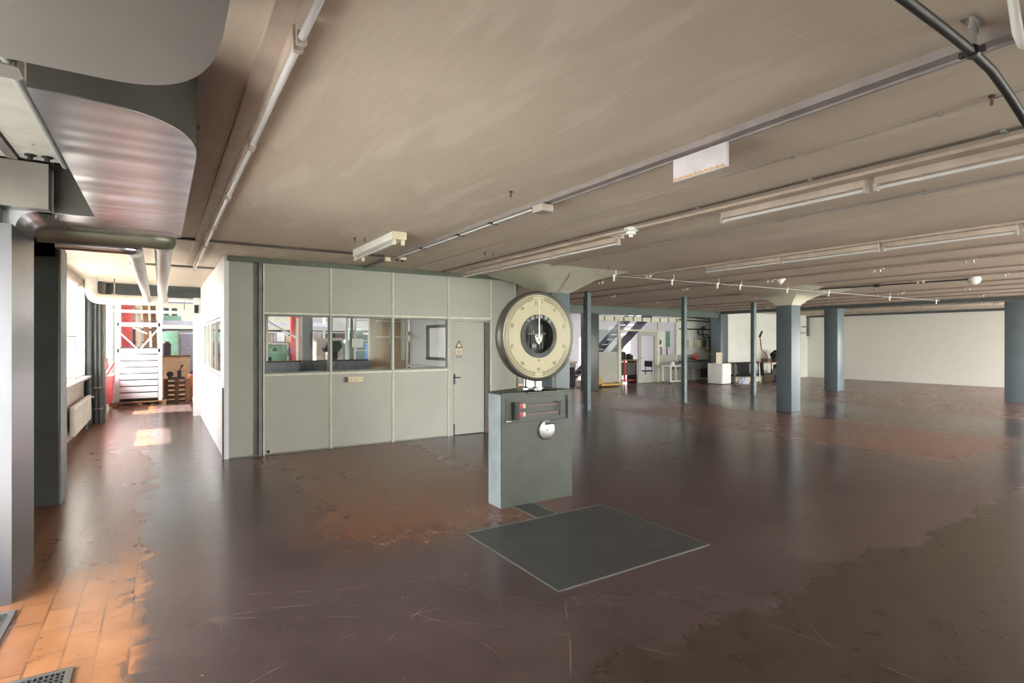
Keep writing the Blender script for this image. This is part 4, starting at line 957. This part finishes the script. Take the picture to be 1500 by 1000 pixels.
# wall cabinet with blue disc behind glass
bc = thing('wall_cabinet', 'pale blue wall cabinet with a round blue sign behind the glazed partition', 'cabinet', (17.7, 15.9, 1.1))
part('body', B().box(17.25, 18.0, 15.75, 15.95, 1.4, 2.1, bev=.01), 'white', bc); part('door', B().box(17.75, 18.0, 15.73, 15.75, 1.42, 2.08), 'green_machine', bc)
part('round_sign', B().cyl((17.4, 15.745, 1.62), (17.4, 15.75, 1.62), .11, 24), 'blue_dark', bc); part('red_strip', B().box(17.28, 17.5, 15.742, 15.75, 1.36, 1.42), 'red', bc)
for x in (17.35, 17.6, 17.95): part('leg', B().bar((x, 15.85, 0), (x, 15.85, 1.4), .03, .03), 'dark_metal', bc)
# stairs behind
st = thing('steel_stairs', 'open steel staircase with pale treads rising to the right behind the glazed partition', 'stairs', (17, 17, 0))
a0, a1 = Vector((14.6, 0, 0)), Vector((19.4, 0, 3.9))
for y in (17.0, 18.1): part('stringer', B().prism([(14.4, .0), (14.8, 0), (19.6, 3.75), (19.6, 4.1), (19.3, 4.1)], y, y+.06, 'y'), 'stair_steel', st)
for i in range(1, 18):
    t = i/18; part('tread', B().box(14.5+4.8*t-.02, 14.5+4.8*t+.24, 17.06, 18.1, 3.9*t-.02, 3.9*t+.02), 'white' if i > 3 else 'machine_grey', st)
for dz in (.5, .95): part('handrail', B().bar((14.5, 17.03, dz), (18.9, 17.03, 3.6+dz), .04, .04), 'stair_steel', st)
rc_ = B().bar((14.2, 16.2, 1.9), (14.2, 16.2, 2.9), .12, .12); single('red_post', rc_.bar((14.2, 16.2, 0), (14.2, 16.2, 1.9), .12, .12), 'red_steel', 'red steel post behind the left pane of the glazed partition', 'post')
wb = thing('cluttered_bench', 'dark bench loaded with tools, seen through the open glazed doorway', 'workbench', (15.6, 16.2, 0))
part('top', B().box(15.0, 16.4, 15.9, 16.6, .86, .92), 'wood', wb)
for x in (15.1, 16.3): part('leg', B().box(x-.04, x+.04, 16.0, 16.5, 0, .86), 'dark_metal', wb)
part('drawer_box', B().box(15.2, 16.2, 15.95, 16.5, .3, .8), 'brown_conduit', wb)
def lump(name, label, cat, m, c, s, seed, k=9):
    rnd = random.Random(seed); b = B()
    for i in range(k):
        x = c[0]+rnd.uniform(-s[0], s[0]); y = c[1]+rnd.uniform(-s[1], s[1]); h_ = rnd.uniform(.3, 1)*s[2]; q = rnd.uniform(.15, .35)*s[0]
        b.box(x-q, x+q, y-.06, y+.06, c[2], c[2]+h_, rz=rnd.uniform(-.5, .5), bev=.008) if i % 3 else b.cyl((x, y, c[2]), (x, y, c[2]+h_), q*.6, 12)
    return single(name, b, m, label, cat)
lump('machine_vise', 'dark clutter of clamps and tools on the bench in the doorway', 'tools', 'dark_metal', (15.8, 16.2, .92), (.45, .15, .35), 4)
rt = thing('red_trolley', 'red hand trolley beneath the bench in the glazed doorway', 'trolley', (15.3, 15.85, 0))
part('frame', B().box(15.0, 15.06, 15.75, 15.8, .05, .9).box(15.4, 15.46, 15.75, 15.8, .05, .9).box(15.0, 15.9, 15.6, 15.85, .1, .14), 'red', rt)
for x in (15.1, 15.8): part('wheel', B().cyl((x, 15.62, .06), (x, 15.66, .06), .06, 12), 'black', rt)
chr_ = thing('tube_chair', 'dark tube frame chair seen through the glass of the partition door', 'chair', (16.9, 16.0, 0))
part('seat', B().box(16.6, 17.05, 15.8, 16.2, .42, .46), 'dark_metal', chr_); part('backrest', B().box(16.98, 17.03, 15.8, 16.2, .6, .85), 'dark_metal', chr_)
for x, y in ((16.62, 15.82), (17.02, 15.82), (16.62, 16.18), (17.02, 16.18)): part('leg', B().cyl((x, y, 0), (x, y, .44 if x < 17 else .85), .014, 8), 'dark_metal', chr_)
# pallet jack
pj = thing('pallet_jack', 'yellow pallet truck parked at the left end of the glazed partition', 'pallet jack', (13.2, 14.9, 0))
part('forks', B().box(13.3, 14.3, 14.75, 14.9, .05, .11).box(13.3, 14.3, 15.1, 15.25, .05, .11), 'yellow', pj)
part('body', B().prism([(13.0, .08), (13.5, .08), (13.2, .62), (13.02, .62)], 14.85, 15.15, 'y'), 'yellow', pj)
part('handle', B().tube([(13.08, 15, .6), (12.98, 15, 1.1), (12.96, 15, 1.2)], .022, 8).tube([(12.9, 14.88, 1.24), (12.96, 14.9, 1.2), (12.96, 15.1, 1.2), (12.9, 15.12, 1.24)], .016, 8), 'yellow', pj)
for y in (14.9, 15.1): part('wheel', B().cyl((13.1, y-.03, .09), (13.1, y+.03, .09), .09, 16), 'black', pj)
# bench left of the posts
lb_ = thing('white_bench', 'white topped bench with pallets under it, between the dial column and the posts', 'workbench', (12.3, 16.3, 0))
part('top', B().box(11.3, 13.2, 16.0, 16.6, .84, .9), 'offwhite', lb_); part('apron', B().box(11.35, 13.15, 16.02, 16.06, .68, .84), 'machine_grey', lb_)
for x in (11.4, 13.1): part('leg', B().box(x-.04, x+.04, 16.05, 16.5, 0, .84), 'dark_metal', lb_)
lump('boxed_goods', 'pale small boxes heaped on the floor under the white topped bench', 'boxes', 'offwhite', (12.4, 15.7, 0), (.6, .12, .3), 8, 7)

# ================================================================== MACHINE HALL (through the corridor and office windows)
rk = thing('white_rack', 'tall white steel rack with stacked white sheets at the end of the corridor', 'rack', (-.45, 17, .13))
for x in (-.93, -.02):
    for y in (16.9, 17.6): part('upright', B().box(x-.04, x+.04, y-.04, y+.04, .13, 2.75), 'white', rk)
for z in (2.72, 2.08, 1.42): part('cross_beam', B().box(-.93, -.02, 16.86, 16.92, z-.05, z+.05), 'white', rk)
for a, b2 in (((-.9, 1.9), (-.5, 1.45)), ((-.05, 2.0), (-.45, 1.45)), ((-.6, 2.0), (-.3, 1.85))): part('brace', B().bar((a[0], 16.88, a[1]), (b2[0], 16.88, b2[1]), .04, .03), 'white', rk)
for i in range(8): part('white_drawer', B().box(-.88, -.07, 16.86, 17.5, .2+i*.162, .2+i*.162+.135, bev=.006), 'white', rk)
part('inner_frame', B().box(-.88, -.07, 16.95, 17.5, .13, 1.5), 'dark_metal', rk)
def make_pallet(name, label, cx, cy, z, sx, sy, m='wood', grp=None):
    r = thing(name, label, 'pallet', (cx, cy, z), grp)
    for i in range(5): part('top_board', B().box(cx-sx/2, cx+sx/2, cy-sy/2+i*sy/5, cy-sy/2+i*sy/5+sy/6, z+.105, z+.125), m, r)
    for x in (-1, 0, 1): part('stringer', B().box(cx+x*(sx/2-.06)-.05, cx+x*(sx/2-.06)+.05, cy-sy/2, cy+sy/2, z+.02, z+.105), m, r)
    for y in (-1, 1): part('bottom_board', B().box(cx-sx/2, cx+sx/2, cy+y*(sy/2-.05)-.05, cy+y*(sy/2-.05)+.05, z, z+.02), m, r)
    return r
make_pallet('wooden_pallet', 'worn wooden pallet under the white rack', -.45, 17.2, 0, 1.15, .85)
ords = ['lowest', 'second', 'third', 'fourth', 'fifth', 'sixth', 'topmost']
for i in range(5): make_pallet('wooden_pallet', '%s pallet of the dark wooden stack right of the white rack' % (['lowest', 'second lowest', 'middle', 'second highest', 'topmost'][i]), .36, 17.6, i*.127, .62, .6, 'wood_dark', 'pallets stacked right of the white rack')
gv = thing('milling_head', 'grey clamp casting lying on top of the pallet stack', 'machine part', (.35, 17.5, .635))
part('body', B().box(.15, .55, 17.45, 17.6, .636, .68, bev=.01).lathe([(.08, 0), (.08, .1)], (.2, 17.45, .76), 'y', 16).cyl((.42, 17.5, .66), (.42, 17.5, .86), .05, 12), 'dark_metal', gv); part('lever', B().cyl((.42, 17.5, .86), (.48, 17.5, .98), .015, 8).ball((.48, 17.5, .98), .035), 'dark_metal', gv)
rb = thing('red_bin', 'red steel bin at the left of the white rack', 'bin', (-1.12, 16.2, 0))
part('body', B().prism([(-1.26, .2), (-1.0, .2), (-.95, .85), (-1.26, .85)], 15.7, 16.7, 'y'), 'red_steel', rb); part('lid_bar', B().bar((-1.1, 16.1, .85), (-.95, 16.2, 1.15), .05, .05), 'red_steel', rb)
single('red_ladder_rail', B().bar((-1.15, 16.95, 1.25), (-1.05, 16.78, .02), .06, .03), 'red_steel', 'slanting red rail leaning behind the red bin', 'rail')
def steel_col(x, y, label, w_=.24):
    r = thing('red_column', label, 'column', (x, y, 0)); part('shaft', B().box(x-w_/2, x+w_/2, y-.12, y-.1, 0, 4.2).box(x-w_/2, x+w_/2, y+.1, y+.12, 0, 4.2).box(x-.01, x+.01, y-.1, y+.1, 0, 4.2), 'red_steel', r)
    part('base_plate', B().box(x-.2, x+.2, y-.2, y+.2, 0, .02), 'red_steel', r)
steel_col(-.78, 18.2, 'red steel column behind the white rack at the corridor end')
steel_col(3.33, 17.0, 'red steel column seen through the left office window')
# shelf beam and things
pb = thing('pallet_rack_beam', 'long lilac rack beam with a white shelf across the corridor view', 'shelf', (.3, 18.5, 2.1))
part('beam', B().box(-.8, 4.8, 18.5, 18.6, 2.13, 2.25), 'plastic_bag', pb); part('shelf', B().box(-.8, 4.8, 18.6, 19.3, 2.2, 2.24), 'white', pb)
for x in (-.75, 1.4, 4.7): part('upright', B().box(x-.04, x+.04, 19.2, 19.3, 0, 3.0), 'white', pb)
gp_ = thing('green_pump', 'pale green twin gauge device on the rack beam', 'device', (.3, 18.8, 2.25))
part('body', B().box(.05, .5, 18.7, 18.9, 2.241, 2.4, bev=.02), 'green_machine', gp_)
for x in (.12, .33): part('gauge', B().cyl((x, 18.8, 2.4), (x, 18.8, 2.62), .07, 16), 'green_dark', gp_); 
for z, lbl, m, x0_, x1_ in ((.78, 'pale orange crate tier behind the pallet stack', 'card', 0, .72),):
    r = thing('crate', lbl, 'crate', (.4, 19.0, 0)); part('body', B().box(x0_, x1_, 18.8, 19.4, 0, 1.2), m, r); part('lid', B().box(x0_-.02, x1_+.02, 18.78, 19.42, 1.2, 1.24), 'wood_dark', r)
mb = thing('grey_motor_unit', 'dark round motor standing on the pale crate right of the rack', 'motor', (.15, 19, 1.24))
part('body', B().cyl((.12, 18.95, 1.24), (.12, 18.95, 1.6), .13, 20), 'dark_metal', mb); part('cap', B().cyl((.12, 18.95, 1.6), (.12, 18.95, 1.66), .09, 16), 'machine_grey', mb)
# leaning planks
for i, (x, m, l) in enumerate(((-.55, 'wood_pale', 'pale plank leaning behind the white rack, leftmost'), (-.38, 'wood', 'brown plank leaning behind the white rack, in the middle'), (-.2, 'wood_dark', 'dark plank leaning behind the white rack, rightmost'))):
    single('plank', B().bar((x+.1, 17.9, 0), (x, 18.15, 2.9), .12, .03), m, l, 'plank', 'planks leaning behind the white rack')
# mesh fence
def mesh_fence(name, label, x0, x1, y, z0, z1, step=.06):
    r = thing(name, label, 'mesh fence', ((x0+x1)/2, y, z0))
    part('frame', B().bar((x0, y, z0), (x0, y, z1), .04, .04).bar((x1, y, z0), (x1, y, z1), .04, .04).bar((x0, y, z1), (x1, y, z1), .04, .04).bar((x0, y, z0), (x1, y, z0), .04, .04), 'machine_grey', r)
    b = B(); W = x1-x0; Hh = z1-z0; k = -Hh
    while k < W:
        for sgn in (1, -1):
            t0 = max(0, -k); t1 = min(Hh, W-k)
            if t1 > t0:
                pa = (k+t0, t0); pb_ = (k+t1, t1)
                if sgn > 0: b.bar((x0+pa[0], y, z0+pa[1]), (x0+pb_[0], y, z0+pb_[1]), .007, .007)
                else: b.bar((x1-pa[0], y+.008, z0+pa[1]), (x1-pb_[0], y+.008, z0+pb_[1]), .007, .007)
        k += step
    part('wire_mesh', b, 'white', r, smooth=False)
    for x in (x0, x1):
        if z0 > .1: part('leg', B().bar((x, y, 0), (x, y, z0), .04, .04), 'machine_grey', r)
mesh_fence('mesh_fence', 'white diamond mesh fence at the right of the corridor end', .45, 1.3, 19.6, .75, 1.95)
mesh_fence('mesh_fence', 'diamond mesh guard behind the green machine in the left office window', 1.95, 3.0, 18.2, .9, 1.9)
single('backdrop_cabinet', B().box(.5, 2.4, 20.4, 21.0, 0, 1.9, bev=.02), 'blue_dark', 'dark blue machine cabinet behind the corridor mesh fence', 'cabinet')
single('pale_cabinet', B().box(-.3, .45, 20.2, 20.8, 0, 1.95, bev=.02), 'green_machine', 'pale green machine cabinet left of the mesh fence', 'cabinet')
single('beige_crate', B().box(.66, 1.2, 18.0, 18.45, 0, .7, bev=.01), 'orange', 'low orange brown crate under the corridor mesh fence', 'crate')
single('white_board', B().box(.72, 1.0, 17.3, 17.7, 0, .12, bev=.01), 'white', 'white flat case lying on the floor right of the pallet stack', 'case')
for i, (x0_, x1_) in enumerate(((-.6, 1.0), (1.02, 2.9), (2.92, 4.8))):
    single('wall_cupboard', B().box(x0_, x1_, 23.0, 23.6, 2.1, 3.05, bev=.01), 'capital', ['beige upper cupboard at the back over the corridor view', 'beige upper cupboard in the middle of the back row', 'beige upper cupboard at the right of the back row'][i], 'cupboard', 'beige cupboards on the back rack')
# back shelving with boxes
sh_ = thing('shelving', 'long dark shelving unit across the back of the machine hall', 'shelving', (5, 23, 0))
for z in (.1, .6, 1.1, 1.6, 2.05): part('shelf', B().box(-.8, 9.6, 22.9, 23.7, z, z+.04), 'dark_metal', sh_)
for x in (-.8, 1.8, 4.4, 7.0, 9.6): part('upright', B().box(x-.03, x+.03, 22.9, 23.7, 0, 2.1), 'dark_metal', sh_)
rnd = random.Random(3)
cols = ['card', 'offwhite', 'machine_grey', 'green_dark', 'brown_conduit', 'blue_dark', 'wood_dark', 'white', 'green_machine']
shn = {1.64: 'upper', 1.14: 'second', .64: 'third'}
cw_ = {'card': 'brown card', 'offwhite': 'beige', 'machine_grey': 'grey', 'green_dark': 'dark green', 'brown_conduit': 'dull brown', 'blue_dark': 'dark blue', 'wood_dark': 'wooden', 'white': 'white', 'green_machine': 'pale green'}
def boxlabel(m, z, k):
    o = ['first', 'second', 'third', 'fourth', 'fifth', 'sixth', 'seventh', 'eighth', 'ninth', 'tenth', 'eleventh', 'twelfth', 'thirteenth', 'fourteenth', 'fifteenth', 'sixteenth', 'seventeenth', 'eighteenth', 'nineteenth', 'twentieth', 'last', 'very last', 'extra last', 'utmost'][k]
    return '%s box, %s from the left on the %s shelf of the back shelving' % (cw_[m], o, shn[z])
for z in (1.64, 1.14):
    x = .0; k = 0; prev = 'rack upright'; seen = set()
    while x < 9.2:
        w2 = rnd.uniform(.28, .5); m = rnd.choice(cols); h2 = rnd.uniform(.2, .36)
        single('storage_box', B().box(x, x+w2, 22.95, 23.5, z+.001, z+h2, bev=.008), m, boxlabel(m, z, k), 'box', 'boxes on the %s back shelf' % shn[z])
        x += w2+rnd.uniform(.03, .12); k += 1
# overhead crane rails / light strips of the hall
for y, z, m, l in ((17.9, 2.75, 'white', 'white overhead pipe nearest the office windows'), (20.0, 2.85, 'hall_blue', 'blue overhead rail behind the white pipe'), (21.5, 3.0, 'white', 'white overhead rail farthest back'), (16.2, 2.35, 'white', 'thin white overhead bar nearest the office back wall')):
    r = thing('overhead_rail', l, 'overhead rail', (5, y, z)); part('rail', B().box(-1.2, 11, y, y+.08, z, z+(.16 if m != 'white' else .07)), m, r)
    for x in (.5, 6.5): part('hanger', B().bar((x, y+.04, z+.1), (x, y+.04, 4.2), .02, .02), 'machine_grey', r)
wf = thing('white_bracket_frame', 'white angled bracket frame before the red column in the left office window', 'frame', (3.2, 16.2, 0))
part('post', B().box(3.2, 3.26, 16.16, 16.2, 0, 2.3), 'white', wf); part('brace', B().bar((2.3, 16.18, 2.3), (3.2, 16.18, 1.75), .05, .04), 'white', wf)
gm = thing('green_lathe', 'big green machine seen through the left office window', 'machine', (2.7, 17.2, 0))
part('body', B().box(2.15, 3.1, 16.9, 17.5, 0, 1.55, bev=.03), 'green_machine', gm); part('top_plate', B().box(2.12, 3.13, 16.87, 17.53, 1.55, 1.6), 'offwhite', gm)
part('dial_knob', B().cyl((2.75, 16.9, 1.42), (2.75, 16.86, 1.42), .06, 16), 'green_dark', gm)
single('red_toolbox', B().box(2.2, 2.5, 17.7, 18.0, 1.3, 2.0, bev=.01).box(2.2, 2.5, 17.7, 18.0, 0, 1.3), 'red', 'tall red cabinet behind the green machine', 'cabinet')
lump('engine_parts', 'dark machine parts heaped at the office parapet, left window', 'machine parts', 'dark_metal', (2.15, 14.5, 1.0), (.35, .1, .35), 12)
pt_ = thing('parts_table', 'table carrying machine parts behind the office parapet', 'table', (2.2, 14.5, 0))
part('top', B().box(1.6, 3.6, 14.3, 14.8, .94, .999), 'wood_dark', pt_)
for x in (1.7, 3.5): part('leg', B().box(x-.03, x+.03, 14.4, 14.7, 0, .94), 'dark_metal', pt_)
bm2 = thing('beige_machine', 'large beige machine cabinet in the middle of the office windows', 'machine', (4.3, 17.3, 0))
part('body', B().box(3.95, 4.75, 17.0, 17.8, 0, 1.75, bev=.03), 'offwhite', bm2); part('upper_unit', B().box(3.85, 4.1, 17.1, 17.5, 1.751, 1.95, bev=.02), 'white', bm2)
dp_ = thing('drill_press', 'dark green drill press before the beige machine', 'machine', (4.3, 16, 0))
part('column', B().cyl((4.25, 16.1, 0), (4.25, 16.1, 1.6), .07, 16), 'dark_metal', dp_); part('head', B().prism([(3.95, 1.35), (4.3, 1.35), (4.42, 1.5), (4.35, 1.68), (4.05, 1.65), (3.9, 1.45)], 15.95, 16.25, 'y'), 'green_dark', dp_)
part('table', B().box(3.95, 4.55, 15.85, 16.35, 1.02, 1.1), 'dark_metal', dp_); part('chuck', B().cyl((4.0, 16.05, 1.15), (4.0, 16.05, 1.36), .04, 12), 'chrome', dp_)
gm2 = thing('pale_machine', 'pale green upright machine right of the beige one', 'machine', (5.1, 17.4, 0))
part('body', B().box(4.85, 5.45, 17.1, 17.7, 0, 1.7, bev=.05), 'green_machine', gm2); part('column_head', B().box(4.95, 5.4, 17.15, 17.6, 1.7, 2.05, bev=.04), 'green_machine', gm2)
def ladder(x, y, lean, label, h2=2.6):
    r = thing('aluminium_ladder', label, 'ladder', (x, y, 0), 'ladders behind the office parapet')
    for dx in (0, .38): part('stile', B().bar((x+dx, y, 0), (x+dx+lean, y+.5, h2), .05, .025), 'white', r)
    for i in range(1, 9):
        t = i/9.3; part('rung', B().cyl((x+lean*t, y+.5*t, h2*t), (x+.38+lean*t, y+.5*t, h2*t), .016, 8), 'white', r)
ladder(4.35, 14.6, .2, 'white ladder leaning, the left one of the two behind the parapet')
ladder(4.95, 14.9, .12, 'white ladder leaning, the right one beside the wood panel')
bcb = thing('blue_cabinet', 'bright blue cabinet behind the right ladder', 'cabinet', (5.9, 16.8, 0))
part('body', B().box(5.4, 6.2, 16.5, 17.0, 0, 1.6, bev=.01), 'blue', bcb); part('door', B().box(5.43, 6.17, 16.48, 16.5, .05, 1.55), 'blue', bcb)
single('orange_box', B().box(5.5, 5.95, 16.55, 16.9, 1.601, 1.95, bev=.01), 'orange', 'orange box standing on the bright blue cabinet', 'box')
single('white_sign_sheet', B().box(4.0, 4.28, OB-.012, OB-.002, 1.5, 1.72), 'white', 'white paper sheet on the rear window mullion of the office', 'sheet')
pb2 = thing('paper_rack', 'white wire rack in front of the pale wood panel in the office', 'rack', (4.9, 13.3, 0))
for z in (1.75, 2.15): part('wire_shelf', B().box(4.55, 5.3, 13.2, 13.45, z, z+.03), 'white', pb2)
part('upright', B().box(5.28, 5.32, 13.2, 13.24, 0, 2.45).box(4.55, 4.58, 13.2, 13.24, 0, 1.0), 'white', pb2)
